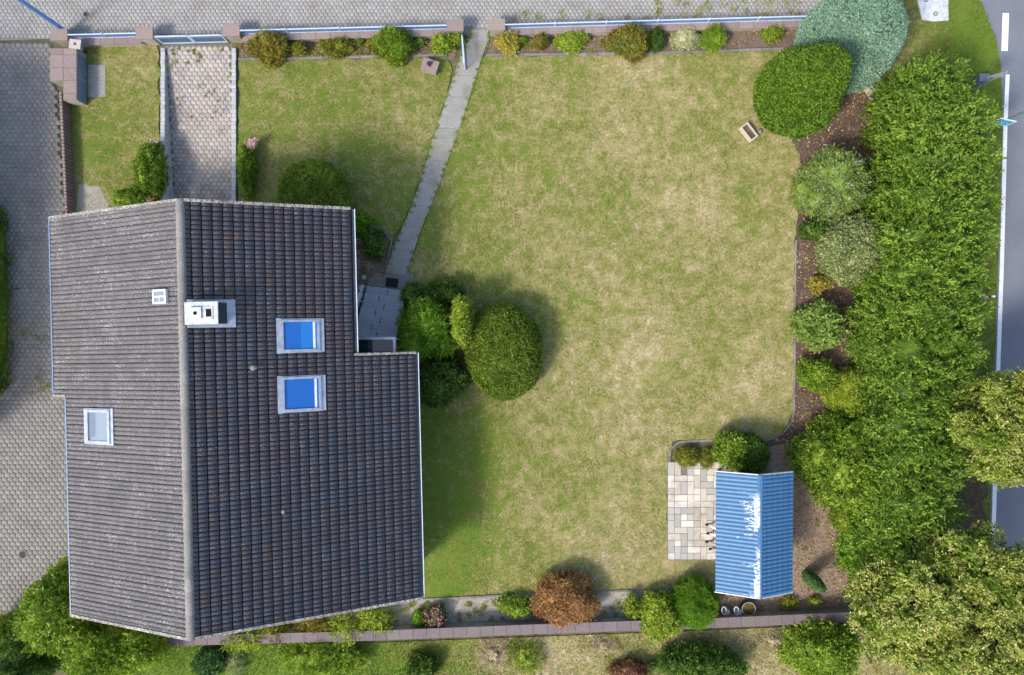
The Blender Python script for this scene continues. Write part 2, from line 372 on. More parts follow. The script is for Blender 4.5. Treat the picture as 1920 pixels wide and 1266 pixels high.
# blue shed roof: painted sheet with the paint flaked to white near the ridge (a worn shape in the sheet's own coordinates)
bm_ = N('blue_roof_paint'); x_ = bm_.xyz()
yr = bm_.math('ADD', bm_.math('MULTIPLY', x_[1], 6.44), bm_.math('MULTIPLY', bm_.noise(1.1, 2), 0.6))
rib = bm_.math('FLOOR', yr)
wn_ = bm_.n('TexWhiteNoise', noise_dimensions='1D'); bm_.put(wn_.inputs['W'], rib)
rl = bm_.math('POWER', wn_.outputs[0], 1.6)
start = bm_.math('SUBTRACT', 9.3, bm_.math('MULTIPLY', rl, 0.75))
row = bm_.n('Mapping'); bm_.put(row.inputs[0], bm_.P()); row.inputs['Scale'].default_value = (3.0, 9.0, 3.0)
chip = bm_.noise(2.2, 6, 0.75, vec=row.outputs[0])
zone = bm_.step(bm_.noise(0.9, 3, 0.6), 0.36, 0.52, -0.1, 0.05)
span = bm_.math('GREATER_THAN', x_[0], start)
mk = bm_.math('ADD', bm_.math('ADD', chip, zone), bm_.math('SUBTRACT', bm_.math('MULTIPLY', span, 0.13), 0.1))
mk = bm_.math('ADD', mk, bm_.step(x_[0], 9.2, 9.23, 0, 0.08))
ends = bm_.math('MULTIPLY', bm_.step(x_[1], -10.4, -9.6), bm_.step(x_[1], -5.75, -6.35))
mk = bm_.math('MULTIPLY', bm_.step(mk, 0.6, 0.64, 0, 0.85), bm_.math('MULTIPLY', ends, bm_.step(x_[0], 9.42, 9.38)))
blue = bm_.ramp(bm_.noise(5, 5, 0.7), [(0.3, (0.042, 0.135, 0.27)), (0.7, (0.06, 0.17, 0.32))])
M['blue_roof'] = bm_.out(bm_.mix(mk, blue, (0.8, 0.82, 0.84)), 0.45, 0.45)

# ------------------------------------------------------------------ ground, road, lawns, beds
X0, X1, Y0, Y1 = -14.5, -11.72, 4.0, 12.15        # the sunk driveway cut
B = 160.0
gv = [(-B, -B, -.05), (X0, -B, -.05), (X1, -B, -.05), (B, -B, -.05), (-B, Y0, -.05), (X0, Y0, -.05), (X1, Y0, -.05), (B, Y0, -.05),
      (-B, Y1, -.05), (X0, Y1, -.05), (X1, Y1, -.05), (B, Y1, -.05), (-B, B, -.05), (X0, B, -.05), (X1, B, -.05), (B, B, -.05)]
gf = [(r * 4 + c, r * 4 + c + 1, r * 4 + c + 5, r * 4 + c + 4) for r in range(3) for c in range(3) if (r, c) != (1, 1)]
me = bpy.data.meshes.new('ground'); me.from_pydata(gv, [], gf); me.update()
props(link('ground', me, M['ground']), 'open ground of soil and sparse grass under the whole plot', 'ground', None, 'structure')

SOIL_Z = -0.02
sheet('soil_bed', P([(452, 72), (866, 66), (852, 112), (446, 116)]), SOIL_Z, M['soil'], 'brown soil bed inside the railing between the driveway and the garden path', 'flower bed')
sheet('soil_bed', P([(916, 66), (1560, 40), (1500, 100), (905, 106)]), SOIL_Z, M['soil'], 'brown soil bed inside the railing from the garden path to the clipped evergreens', 'flower bed')
sheet('soil_bed', P([(1490, 170), (1640, 150), (1760, 180), (1790, 620), (1760, 1140), (1590, 1150), (1560, 940), (1440, 880), (1440, 826), (1486, 790), (1492, 450), (1500, 300)]), SOIL_Z, M['soil_dark'], 'dark red brown soil under the hedge and the shrubs before it', 'flower bed')
sheet('mulch_bed', P([(1345, 860), (1480, 830), (1580, 900), (1600, 980), (1620, 1150), (1330, 1160), (1330, 1050)]), SOIL_Z + .006, M['mulch'], 'bark mulch ground around the blue roofed shed', 'mulch')
sheet('sandy_bed', P([(600, 1150), (720, 1130), (930, 1119), (1340, 1104), (1340, 1160), (640, 1186)]), SOIL_Z + .003, M['sand'], 'pale sandy bed along the inside of the lower garden wall', 'flower bed')
sheet('soil_bed', P([(640, 400), (700, 418), (732, 445), (716, 520), (760, 545), (800, 560), (800, 640), (640, 640)]), SOIL_Z + .003, M['soil'], 'brown soil bed between the house eave and the garden path', 'flower bed')

lawn_main = P([(919, 62), (905, 105), (1500, 95), (1500, 140), (1500, 200), (1480, 255), (1500, 290), (1508, 330), (1495, 380), (1490, 450), (1488, 770), (1478, 800), (1458, 818), (1425, 830), (1345, 826), (1262, 828), (1252, 870), (1252, 1045), (1345, 1046), (1345, 1100), (1240, 1106), (930, 1117), (720, 1128), (690, 900), (690, 660), (770, 545), (758, 530), (790, 430), (835, 310), (868, 220), (905, 105)])
lawn_main = lawn_main[1:]
lawn_mid = P([(447, 113), (835, 107), (848, 120), (838, 180), (800, 300), (772, 385), (736, 450), (700, 420), (620, 380), (620, 470), (447, 470)])
lawn_small = P([(150, 84), (297, 84), (299, 200), (303, 470), (128, 470), (135, 200), (165, 190)])
lawn_low = P([(250, 1212), (700, 1206), (1340, 1182), (1830, 1160), (1830, 1420), (250, 1420)])
verge = P([(1700, -400), (1830, -400), (1838, 0), (1852, 35), (1868, 75), (1876, 120), (1879, 190), (1878, 300), (1871, 500), (1864, 700), (1856, 980), (1848, 1300), (1840, 1700), (1700, 1700), (1700, 400), (1640, 150), (1560, 90), (1560, -60), (1640, -400)])
sheet('lawn', rough(lawn_main), 0.0, M['lawn'], 'large parched lawn between the garden path and the hedge', 'lawn')
sheet('lawn', rough(lawn_mid), 0.0, M['lawn'], 'green lawn between the driveway and the garden path', 'lawn')
sheet('lawn', rough(lawn_small), 0.0, M['lawn'], 'small lawn between the bin shelter and the driveway', 'lawn')
sheet('lawn', lawn_low, -0.012, M['lawn_rough'], 'rough uncut grass outside the lower garden wall', 'lawn')
sheet('verge', rough(verge, .3, .05), 0.0, M['verge_grass'], 'green grass verge between the hedge and the asphalt road', 'verge')

sheet('litter_strip', rough(P([(1780, 770), (1835, 770), (1850, 860), (1846, 1010), (1760, 1020)]), .25, .12), .006, M['soil_dark'], 'brown leaf litter strip between the lower hedge and the road', 'soil')
sheet('gravel_patch', rough(P([(146, 345), (185, 350), (200, 375), (210, 420), (140, 420)]), .15, .06), .006, M['sand'], 'pale gravelly patch on the small lawn by the roof edge', 'gravel')
road = P([(1830, -500), (1838, 0), (1852, 35), (1868, 75), (1876, 120), (1879, 190), (1878, 300), (1871, 500), (1864, 700), (1856, 980), (1848, 1300), (1836, 1800), (2140, 1800), (2160, -500)])
ro = sheet('road', road, 0.008, M['asphalt'], 'blue grey asphalt road beyond the hedge and verge', 'road')
def stripe(name, pts, w):
    mb = MB()
    for (a, b) in zip(pts[:-1], pts[1:]):
        p, q = G(*a), G(*b); d = (q - p).normalized(); s = Vector((-d.y, d.x, 0)) * w / 2
        mb.add([(v.x, v.y, 0.014) for v in (p - s, q - s, q + s, p + s)], [(0, 1, 2, 3)])
    o = mb.build(name, M['road_paint'], ro)
    for f in o.data.polygons:
        if f.normal.z < 0: o.data.flip_normals(); break
    return o
stripe('edge_line', [(1889, 140), (1885, 230), (1878, 500), (1871, 700), (1863, 980), (1854, 1300), (1842, 1790)], 0.17)
stripe('dash_line', [(1885.5, 25), (1883, 96)], 0.27)
stripe('dash_line', [(1892, -330), (1890, -220)], 0.27)

# ------------------------------------------------------------------ paved surfaces, stone by stone
def hexstone(w, h, t, gap=0.01, bev=0.007):
    a, r = (w - gap) / 2, (h * 2 / 3) - gap / 2
    ring = [(0, r), (a, r / 2), (a, -r / 2), (0, -r), (-a, -r / 2), (-a, r / 2)][::-1]
    k = 1 - bev / a
    v = [(x, y, -t) for x, y in ring] + [(x, y, -bev) for x, y in ring] + [(x * k, y * k, 0) for x, y in ring]
    f4 = [(i, (i + 1) % 6, 6 + (i + 1) % 6, 6 + i) for i in range(6)] + [(6 + i, 6 + (i + 1) % 6, 12 + (i + 1) % 6, 12 + i) for i in range(6)]
    f4 += [(12, 13, 14, 15), (12, 15, 16, 17)]
    return np.array(v, float), np.array(f4)

def pave(par, poly, w, h, mat, near, zf=lambda x, y: 0.02, tilt=None, limit=300, jitter=0.004, stuff=True, name='paver'):
    xs = [p[0] for p in poly]; ys = [p[1] for p in poly]
    pts = []
    for j in range(int((max(ys) - min(ys)) / h) + 2):
        for i in range(int((max(xs) - min(xs)) / w) + 2):
            pts.append((min(xs) + (i + 0.5 * (j % 2)) * w, min(ys) + j * h))
    pts = np.array(pts); pts = pts[inside(pts, poly)]
    order = np.argsort(((pts - np.array(near)) ** 2).sum(1)); pts = pts[order]
    v, f = hexstone(w, h, 0.05)
    me = np_mesh(name, v, f); me.materials.append(mat)
    R = tilt or Matrix.Identity(4)
    for k, (x, y) in enumerate(pts[:limit]):
        o = bpy.data.objects.new(name, me); COL.objects.link(o)
        o.matrix_basis = Matrix.Translation((x, y, zf(x, y) + random.uniform(-jitter, jitter))) @ R @ Matrix.Rotation(random.uniform(-.02, .02), 4, 'Z')
        adopt(o, par)
    rest = pts[limit:]
    if stuff and len(rest):
        n = len(rest); vr = v @ np.array(R.to_3x3()).T
        z = np.array([zf(x, y) for x, y in rest]) + RNG.uniform(-jitter, jitter, n)
        V = vr[None] + np.stack([rest[:, 0], rest[:, 1], z], 1)[:, None, :]
        Fc = f[None] + (np.arange(n) * len(v))[:, None, None]
        me2 = np_mesh(name + '_field', V.reshape(-1, 3), Fc.reshape(-1, 4), np.repeat(RNG.random(n), len(f)))
        o = link(name + '_field', me2, mat, par); props(o, kind='stuff')

street_poly = P([(-420, 78), (0, 76), (100, 72), (130, 68), (300, 68), (440, 62), (860, 54), (885, 75), (917, 72), (940, 50), (1500, 34), (1570, 30), (1570, -320), (-420, -320)])
st = sheet('street', street_poly, -0.02, M['joint_street'], 'pale paved lane running along the outside of the railing', 'street')
pave(st, P([(-30, 74), (100, 71), (130, 66), (300, 66), (440, 60), (860, 52), (940, 48), (1500, 32), (1560, 30), (1560, -12), (-30, -12)]), 0.185, 0.15, M['paver_street'], G(560, 30)[:2], zf=lambda x, y: 0.015)
out_poly = P([(-420, -12), (1560, -12), (1560, -320), (-420, -320)])
sheet('lane_paving', out_poly, 0.012, M['paver_street'], par=st, kind=None)

yard_poly = P([(-420, 80), (96, 80), (104, 205), (118, 400), (118, 480), (250, 480), (250, 1190), (-420, 1190)])
yd = sheet('yard', yard_poly, -0.02, M['joint'], 'paved yard on the shaded side of the house', 'yard')
pave(yd, P([(-12, 80), (96, 80), (108, 205), (121, 395), (121, 480), (170, 480), (170, 1140), (-12, 1140)]), 0.235, 0.18, M['paver_yard'], G(60, 880)[:2], zf=lambda x, y: 0.012)
sheet('yard_paving', P([(-420, 80), (-12, 80), (-12, 1190), (-420, 1190)]), 0.008, M['paver_yard'], par=yd, kind=None)

RAMP = -0.92
def ramp_z(x, y): return RAMP * min(1.0, max(0.0, (11.9 - y) / 7.2))
dv = bpy.data.meshes.new('driveway')
dv.from_pydata([(X0, 4.0, RAMP - .06), (X1, 4.0, RAMP - .06), (X1, 4.7, RAMP - .06), (X0, 4.7, RAMP - .06), (X1, 11.9, -.035), (X0, 11.9, -.035), (X1, 12.3, -.035), (X0, 12.3, -.035)], [], [(0, 1, 2, 3), (3, 2, 4, 5), (5, 4, 6, 7)]); dv.update()
dr = props(link('driveway', dv, M['joint_pale']), 'pale hexagonal paved driveway sloping down to the house', 'driveway', None, 'structure')
pave(dr, [(X0 + .03, 4.05), (X1 - .03, 4.05), (X1 - .03, 12.25), (X0 + .03, 12.25)], 0.228, 0.168, M['paver_drive'], (-13.1, 11.0), zf=lambda x, y: ramp_z(x, y) + 0.005, tilt=Matrix.Rotation(math.atan(.92 / 7.2), 4, 'X'))

def sidewall(name, label, x, top, y0, y1, mat, n):
    r = root(name, (x, (y0 + y1) / 2, 0), label, 'retaining wall')
    sgn = 1 if x < -13 else -1
    mb = MB(); yy = [y0 + (y1 - y0) * i / 6 for i in range(7)]
    for a, b in zip(yy[:-1], yy[1:]):
        mb.prism([(x - .07, a), (x + .07, a), (x + .07, b), (x - .07, b)], -1.1, top - 0.07)
    mb.build('wall', M['wallgrey'], r)
    L = (y1 - y0) / n
    for i in range(n):
        q = MB().box((x + random.uniform(-.008, .008), y0 + L * (i + .5), top - 0.02 + random.uniform(-.008, .008)), (0.17, L * .93, 0.1), random.uniform(-.03, .03))
        q.build('sett', M['granite'], r)
    # rows of small setts on the exposed face
    k = 0
    for rowi in range(5):
        for i in range(n):
            y = y0 + L * (i + .5 + .5 * (rowi % 2)); zt = top - .14 - rowi * .17
            if zt < ramp_z(0, y) - .02 or y > y1: continue
            MB().box((x + sgn * .075, y, zt), (0.03, L * .9, .15)).build('sett', M['granite'], r)
sidewall('driveway_wall', 'granite sett retaining wall beside the small lawn, taller towards the house', -14.585, 0.1, 4.6, 12.1, None, 44)
sidewall('driveway_wall', 'low granite sett edging between the driveway and the middle lawn', -11.63, 0.07, 4.6, 12.1, None, 44)

# garden path of cast slabs
L_ = [(884, 56), (872, 80), (864, 104), (851, 142), (838, 182), (818, 241), (800, 300), (787, 342), (772, 386), (755, 425), (737, 468), (721, 512)]
R_ = [(916, 56), (916, 78), (905, 104), (893, 142), (881, 182), (861, 241), (839, 303), (825, 342), (808, 386), (792, 425), (777, 468), (762, 516)]
pth = bpy.data.meshes.new('garden_path'); pv = [(*G(*a)[:2], -0.008) for a in L_] + [(*G(*a)[:2], -0.008) for a in R_]; n_ = len(L_)
pth.from_pydata(pv, [], [(n_ + i, i, i + 1, n_ + i + 1) for i in range(n_ - 1)]); pth.update()
if pth.polygons[0].normal.z < 0: pth.flip_normals()
pa = props(link('garden_path', pth, M['joint']), 'straight grey aggregate path from the small gate to the house steps', 'path', None, 'structure')
for i in range(n_ - 1):
    q = [G(*L_[i]), G(*L_[i + 1]), G(*R_[i + 1]), G(*R_[i])]; c = sum(q, Vector()) / 4
    q = [c + (p - c) * 0.993 for p in q]
    MB().prism([(p.x, p.y) for p in q], -0.03, 0.022 + random.uniform(-.004, .004)).build('slab', M['aggregate'], pa)
mat_o = props(MB().box((*G(735, 530, .03)[:2], 0.035), (0.5, 0.37, 0.03), math.radians(-6)).build('doormat', M['rubber']), 'black rubber doormat at the foot of the house steps', 'doormat')
sheet('step_paving', P([(700, 512), (775, 512), (775, 560), (690, 560)]), 0.004, M['kerb'], 'grey paving strip at the foot of the house steps', 'paving')

# patio of mixed slabs
px0, py0, cell = 6.53, -5.22, 0.272
pt = sheet('patio', [(px0 - .03, py0 + .03), (px0 - .03, py0 - 15 * cell - .03), (px0 + 10 * cell, py0 - 15 * cell - .03), (px0 + 10 * cell, py0 + .03)], 0.006, M['joint_pale'], 'patio of mixed pale and grey slabs beside the blue roofed shed', 'patio')
used = set(); rr = random.Random(11)
for j in range(15):
    for i in range(10):
        if (i, j) in used: continue
        opts = [(2, 1), (1, 2), (2, 2) if rr.random() < .4 else (1, 1), (1, 1), (2, 1), (1, 2)]; rr.shuffle(opts)
        for w, h in opts:
            cs = [(i + a, j + b) for a in range(w) for b in range(h)]
            if all(c not in used and c[0] < 10 and c[1] < 15 for c in cs): break
        used.update(cs)
        cx, cy = px0 + (i + w / 2) * cell, py0 - (j + h / 2) * cell
        if j < 2 and rr.random() < .15: continue
        left = i < 4 and j > 6
        mt = rr.choice(['slab_grey', 'slab_grey', 'slab_sand', 'slab_white'] if left else ['slab_white', 'slab_white', 'slab_white', 'slab_sand', 'slab_grey'])
        MB().box((cx, cy, 0.018 + rr.uniform(-.003, .004)), (w * cell - .018, h * cell - .018, .035), rr.uniform(-.012, .012)).build('slab', M[mt], pt)

# edging stones
def edging(label, pts, step=0.5, w=0.075, top=0.05, z=0.0):
    r = root('bed_edging', G(*pts[0]), label, 'edging', 'garden edging kerbs')
    P3 = [G(*p) for p in pts]
    for a, b in zip(P3[:-1], P3[1:]):
        d = b - a; n = max(1, round(d.length / step)); ang = math.atan2(d.y, d.x)
        for i in range(n):
            c = a + d * ((i + .5) / n)
            MB().box((c.x + random.uniform(-.006, .006), c.y + random.uniform(-.006, .006), top - .06 + random.uniform(-.008, .008)), (d.length / n - .012, w, .12), ang + random.uniform(-.012, .012)).build('kerb_stone', M['kerb'], r)
edging('concrete kerb in front of the bed left of the garden path', [(447, 112), (560, 110), (700, 107), (838, 104)], w=.1)
edging('concrete kerb in front of the long bed right of the garden path', [(912, 104), (1100, 102), (1300, 98), (1470, 92)], w=.1)
edging('curved kerb between the parched lawn and the hedge bed', [(1492, 450), (1490, 600), (1489, 770), (1484, 792), (1470, 810), (1450, 821), (1430, 828)], w=.07, top=.025)
edging('kerb around the small planted corner above the patio', [(1254, 872), (1257, 842), (1272, 829), (1335, 826)], .3, w=.09, top=.03)
edging('long kerb between the lawn and the sandy bed', [(720, 1128), (930, 1117), (1240, 1105), (1345, 1100)], w=.08)
edging('thin kerb around the leafy bed beside the house', [(697, 419), (722, 436), (735, 452), (727, 485), (716, 518)], .4, w=.06)
edging('short slanting kerb beside the right gate pillar', [(917, 72), (905, 100)], .35, w=.06)

# ------------------------------------------------------------------ the house
OX, OY, ANG, TS, ZR = -11.0005, 4.5525, 0.0244, 0.4678, 6.6
U = Vector((math.cos(ANG), math.sin(ANG), 0)); V = Vector((math.sin(ANG), -math.cos(ANG), 0)); LEN = 14.533
def hp(u, b, dz=0.0):
    """point on the roof plane, u across from the ridge, b along it"""
    p = Vector((OX, OY, 0)) + U * u + V * b; p.z = ZR - abs(u) * TS + dz; return p
def hxy(u, b, z): p = Vector((OX, OY, 0)) + U * u + V * b; p.z = z; return p
def roof_uv(px, py, dz=0.0):
    z = 5.0
    for _ in range(30):
        w = G(px, py, z) - Vector((OX, OY, z)); u, b = w.dot(U), w.dot(V); z = ZR - abs(u) * TS + dz
    return u, b
house = root('house', hxy(0, LEN / 2, 0), 'large house under a weathered dark tiled gable roof with roof windows', 'house')
RB, LB = 5.3, 6.55                       # where the two eaves step
UR1, UR2, UL1, UL2 = 5.19, 7.26, 6.03, 5.41
def prism_house(mb, u0, u1, b0, b1, zb):
    us = [u0] + ([0.0] if u0 < 0 < u1 else []) + [u1]
    for a, c in zip(us[:-1], us[1:]):
        q = [hxy(a, b0, 0), hxy(a, b1, 0), hxy(c, b1, 0), hxy(c, b0, 0)]
        zt = [ZR - abs(k) * TS - .2 for k in (a, a, c, c)]
        mb.prism([(p.x, p.y) for p in q], zb, zt)
wb = MB()
prism_house(wb, -5.5, 4.3, .35, RB + .35, -1.15); prism_house(wb, -4.95, 6.75, RB + .355, LEN - .35, -0.6); prism_house(wb, -5.5, -4.955, RB + .36, LB - .35, -0.6)
wb.build('wall', M['wall'], house)
# windows and doors under the eaves
def wallwin(u, b, z, w, h, axis, name='window', m='glass_dark'):
    c = hxy(u, b, z)
    sz = (0.06, w, h) if axis == 'u' else (w, 0.06, h)
    fr = MB().box(c, sz, ANG).build(name, M['white'], house)
    sz2 = (0.08, w - .16, h - .16) if axis == 'u' else (w - .16, 0.08, h - .16)
    MB().box(c, sz2, ANG).build('pane', M[m], fr)
for b in (7.2, 9.6, 12.2): wallwin(6.76, b, 1.5, 1.5, 1.3, 'u')
for b in (8.5, 11.5): wallwin(-4.96, b, 1.7, 1.3, 1.2, 'u')
for u in (-3.2, 2.6): wallwin(u, LEN - .345, 1.8, 1.5, 1.3, 'v')
wallwin(4.31, 5.0, 2.15, .95, 2.0, 'u', 'door', 'white')
gd = MB().box(hxy(-2.15, .345, 0.1), (2.3, .06, 1.95), ANG).build('garage_door', M['white'], house)
for k in range(4): MB().box(hxy(-2.15, .31, -.62 + k * .48), (2.2, .03, .42), ANG).build('panel', M['white'], gd)

# roof: deck, tiles, ridge, verge, gutters
dk = MB()
for (u0, u1, b0, b1) in ((0, UR1 - .05, 0.03, RB), (0, UR2 - .05, RB, LEN - .03), (-UL1 + .05, 0, 0.03, LB), (-UL2 + .05, 0, LB, LEN - .03)):
    q = [hxy(u0, b1, 0), hxy(u1, b1, 0), hxy(u1, b0, 0), hxy(u0, b0, 0)]
    zt = [ZR - abs(k) * TS - .085 for k in (u0, u1, u1, u0)]
    dk.prism([(p.x, p.y) for p in q], [z - .13 for z in zt], zt)
roof = dk.build('roof', M['deck'], house)

TW = LEN / 46
GR = UR2 / 24; GL = UL1 / 20
CS = math.sqrt(1 + TS * TS)
def tile_mesh(gauge):
    n = 16; L = gauge * CS - .032; lift = .035
    v, f = [], []
    for i in range(n + 1):
        y = .005 + (TW - .01) * i / n; w = abs(math.sin(2 * math.pi * i / n)); zz = -.065 * (1 - w ** 0.32)
        v += [(0.0, y, zz), (L, y, zz + lift), (L, y, zz + lift - .017), (L - .02, y, zz - .05)]
    for i in range(n):
        a, b = 4 * i, 4 * (i + 1)
        f += [(a, a + 1, b + 1, b), (a + 1, a + 2, b + 2, b + 1), (a + 2, a + 3, b + 3, b + 2)]
    return np.array(v), np.array(f)
def slope_mat(side):
    ex = (U * side - Vector((0, 0, TS))).normalized(); ey = V.copy(); ez = ex.cross(ey)
    if ez.z < 0: ey = -V; ez = ex.cross(ey)
    return ex, ey, ez
sky_px = {}
def rect(px):
    c = [roof_uv(*p) for p in px]; us = [a for a, b in c]; bs = [b for a, b in c]
    return min(us), max(us), min(bs), max(bs)
W1 = rect([(527, 600), (598, 600), (527, 658), (598, 658)]); W2 = rect([(529, 708), (601, 708), (529, 768), (601, 768)])
W3 = rect([(166, 769), (208, 769), (166, 830), (208, 830)]); W4 = rect([(292, 544), (316, 544), (292, 569), (316, 569)])
CH = (0.12, 1.4, 3.33, 4.2)
holes = [W1, W2, W3, CH]
tv, tf = {}, {}
smooth_tiles = []
for side, gauge in ((1, GR), (-1, GL)):
    ex, ey, ez = slope_mat(side); R3 = np.array(Matrix((ex, ey, ez)).transposed())
    v, f = tile_mesh(gauge); me = np_mesh('tile', v, f, smooth=False)
    # orientation of the faces
    if Vector(me.polygons[0].normal).z < 0: f = f[:, ::-1]; me = np_mesh('tile', v, f)
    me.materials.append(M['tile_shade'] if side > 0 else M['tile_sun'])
    places = []
    for c in range(24 if side > 0 else 20):
        for k in range(46):
            b = k * TW; bm = b + TW / 2; u = (c + .5) * gauge
            lim = (UR1 if bm < RB else UR2) if side > 0 else (UL1 if bm < LB else UL2)
            if (c + 1) * gauge > lim + .12: continue
            uu = u * side
            if any(h[0] + .06 < uu - 0 < h[1] - .06 and h[2] + .02 < bm < h[3] - .02 for h in holes): continue
            b_or = b if ey.dot(V) > 0 else b + TW
            places.append((c, k, hp(c * gauge * side, b_or, 0.0)))
    nobj = 300 if side > 0 else 0
    for (c, k, p) in places[:nobj]:
        o = bpy.data.objects.new('tile', me); COL.objects.link(o)
        o.matrix_basis = Matrix.Translation(p + ez * random.uniform(-.004, .006)) @ Matrix((ex, ey, ez)).transposed().to_4x4() @ Matrix.Rotation(random.uniform(-.012, .012), 4, 'Z')
        adopt(o, roof)
    rest = places[nobj:]; n = len(rest)
    pos = np.array([tuple(p + ez * random.uniform(-.004, .006)) for _, _, p in rest])
    vr = v @ R3.T
    VV = vr[None] + pos[:, None]; FF = f[None] + (np.arange(n) * len(v))[:, None, None]
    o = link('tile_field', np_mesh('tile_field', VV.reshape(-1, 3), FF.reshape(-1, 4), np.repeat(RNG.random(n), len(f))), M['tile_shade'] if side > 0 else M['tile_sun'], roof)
    props(o, kind='stuff')
# ridge caps
nr = 36
for i in range(nr):
    b0, b1 = LEN * i / nr - .01, LEN * (i + 1) / nr + .03
    mb = MB(); n = 8; vs = []
    for b, r in ((b0, .135), (b1, .15)):
        for j in range(n + 1):
            t = math.pi * j / n; p = hxy(-math.cos(t) * r * 1.05, b, ZR - .05 + math.sin(t) * r * .95); vs.append(p)
    mb.add(vs, [(j, j + 1, n + 2 + j, n + 1 + j) for j in range(n)] + [tuple(range(n, -1, -1)), tuple(range(n + 1, 2 * n + 2))])
    mb.build('ridge_tile', M['ridge_tile'], roof, smooth=False)
# verge tiles along the gable edges
for b, u_r, u_l in ((0.0, UR1, UL1), (LEN, UR2, UL2)):
    for side, lim, g in ((1, u_r, GR), (-1, u_l, GL)):
        for c in range(int(round(lim / g))):
            a0, a1 = hp(c * g * side, b, .012), hp((c + 1) * g * side, b, .035)
            MB().bar(a0, a1, .1, .07).build('verge_tile', M['verge'], roof)
for c in range(17, 24):
    MB().bar(hp(c * GR, RB, .012), hp((c + 1) * GR, RB, .035), .09, .07).build('verge_tile', M['verge'], roof)
for c in range(18, 20):
    MB().bar(hp(-c * GL, LB, .012), hp(-(c + 1) * GL, LB, .035), .09, .07).build('verge_tile', M['verge'], roof)
# gutters: half-round troughs
def gutter(u, b0, b1, m):
    mb = MB(); s = 1 if u > 0 else -1; n = 6; z = ZR - abs(u) * TS - .07; vs = []
    for b in (b0, b1):
        for j in range(n + 1):
            t = math.pi * j / n; vs.append(hxy(u + s * (.02 - math.cos(t) * .05), b, z - math.sin(t) * .05))
        for j in range(n, -1, -1):
            t = math.pi * j / n; vs.append(hxy(u + s * (.02 - math.cos(t) * .04), b, z - math.sin(t) * .04 + .004))
    k = 2 * (n + 1)
    mb.add(vs, [(j, (j + 1) % k, k + (j + 1) % k, k + j) for j in range(k)] + [tuple(range(k)), tuple(range(2 * k - 1, k - 1, -1))])
    g = mb.build('gutter', M['zinc_dull'], house)
    MB().bar(hxy(u + s * .078, b0, z + .006), hxy(u + s * .078, b1, z + .006), .03, .03).build('rim', m, g)
gutter(UR1, .0, RB - .05, M['zinc_white']); gutter(UR2, RB, LEN, M['zinc_white'])
gutter(-UL1, 0, LB, M['zinc_blue']); gutter(-UL2, LB + .02, LEN, M['zinc_blue'])

# roof windows
def slope_box(mb, u0, u1, b0, b1, h0, h1):
    ez = slope_mat(1 if u0 + u1 > 0 else -1)[2]
    q = [hp(u0, b1), hp(u1, b1), hp(u1, b0), hp(u0, b0)]
    vs = [p + ez * h0 for p in q] + [p + ez * h1 for p in q]
    return mb.add(vs, [(3, 2, 1, 0), (4, 5, 6, 7), (0, 1, 5, 4), (1, 2, 6, 5), (2, 3, 7, 6), (3, 0, 4, 7)])
def roofwin(r, label, down, pane, frame='zinc', fw=.075, blind=False):
    u0, u1, b0, b1 = r
    w = MB()
    for (a, c, d, e) in ((u0, u0 + fw, b0, b1), (u1 - fw, u1, b0, b1), (u0 + fw, u1 - fw, b0, b0 + fw), (u0 + fw, u1 - fw, b1 - fw, b1)):
        slope_box(w, a, c, d, e, -.06, .09)
    sw = props(w.build('roof_window', M[frame], house), label)
    slope_box(MB(), u0 + fw, u1 - fw, b0 + fw, b1 - fw, -.03, .045).build('pane', M[pane], sw)
    s = down
    fl = MB()       # lead apron and side flashings
    e0, e1 = (u1, u1 + .15) if s > 0 else (u0 - .15, u0)
    slope_box(fl, e0, e1, b0 - .03, b1 + .03, .02, .042)
    slope_box(fl, u0 - .05, u1 + .05, b0 - .045, b0 - .002, .0, .05); slope_box(fl, u0 - .05, u1 + .05, b1 + .002, b1 + .045, .0, .05)
    t0, t1 = (u0 - .13, u0 - .002) if s > 0 else (u1 + .002, u1 + .13)
    slope_box(fl, t0, t1, b0 - .06, b1 + .06, .0, .045)
    fl.build('flashing', M['zinc'], sw)
    if blind:
        a0 = u1 - fw - .13; slope_box(MB(), a0, a0 + .07, b0 + fw + .01, b1 - fw - .01, .046, .056).build('ventilation_bar', M['white'], sw)
    return sw
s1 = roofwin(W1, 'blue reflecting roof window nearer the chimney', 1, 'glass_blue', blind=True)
u0, u1, b0, b1 = W1
slope_box(MB(), u0 + .1, u0 + .1 + (u1 - u0 - .2) * .5, b0 + .1, b1 - .1, .046, .05).build('blind', M['glass_deep'], s1)  # upper half, in the deeper blue that carries the sky's reflection
roofwin(W2, 'plain blue roof window further from the chimney', 1, 'glass_deep', blind=True)
s3 = roofwin(W3, 'pale glass roof window on the sunny slope', -1, 'glass_pale', 'zinc', .09)
sh = MB(); u0, u1, b0, b1 = W4
fr = MB()
for (a, c, d, e) in ((u0, u0 + .06, b0, b1), (u1 - .06, u1, b0, b1), (u0 + .06, u1 - .06, b0, b0 + .06), (u0 + .06, u1 - .06, b1 - .06, b1)): slope_box(fr, a, c, d, e, .0, .13)
h4 = props(fr.build('roof_hatch', M['white'], house), 'small white framed glass roof hatch on the sunny slope near the ridge')
slope_box(MB(), u0 + .06, u1 - .06, b0 + .06, b1 - .06, .02, .11).build('pane', M['glass_pale'], h4)
bmid = (b0 + b1) / 2
slope_box(MB(), u0 + .05, u1 - .05, bmid - .025, bmid + .025, .11, .135).build('glazing_bar', M['white'], h4)
slope_box(MB(), (u0 + u1) / 2 - .01, (u0 + u1) / 2 + .01, bmid + .03, b1 - .05, .11, .12).build('glazing_bar', M['white'], h4)

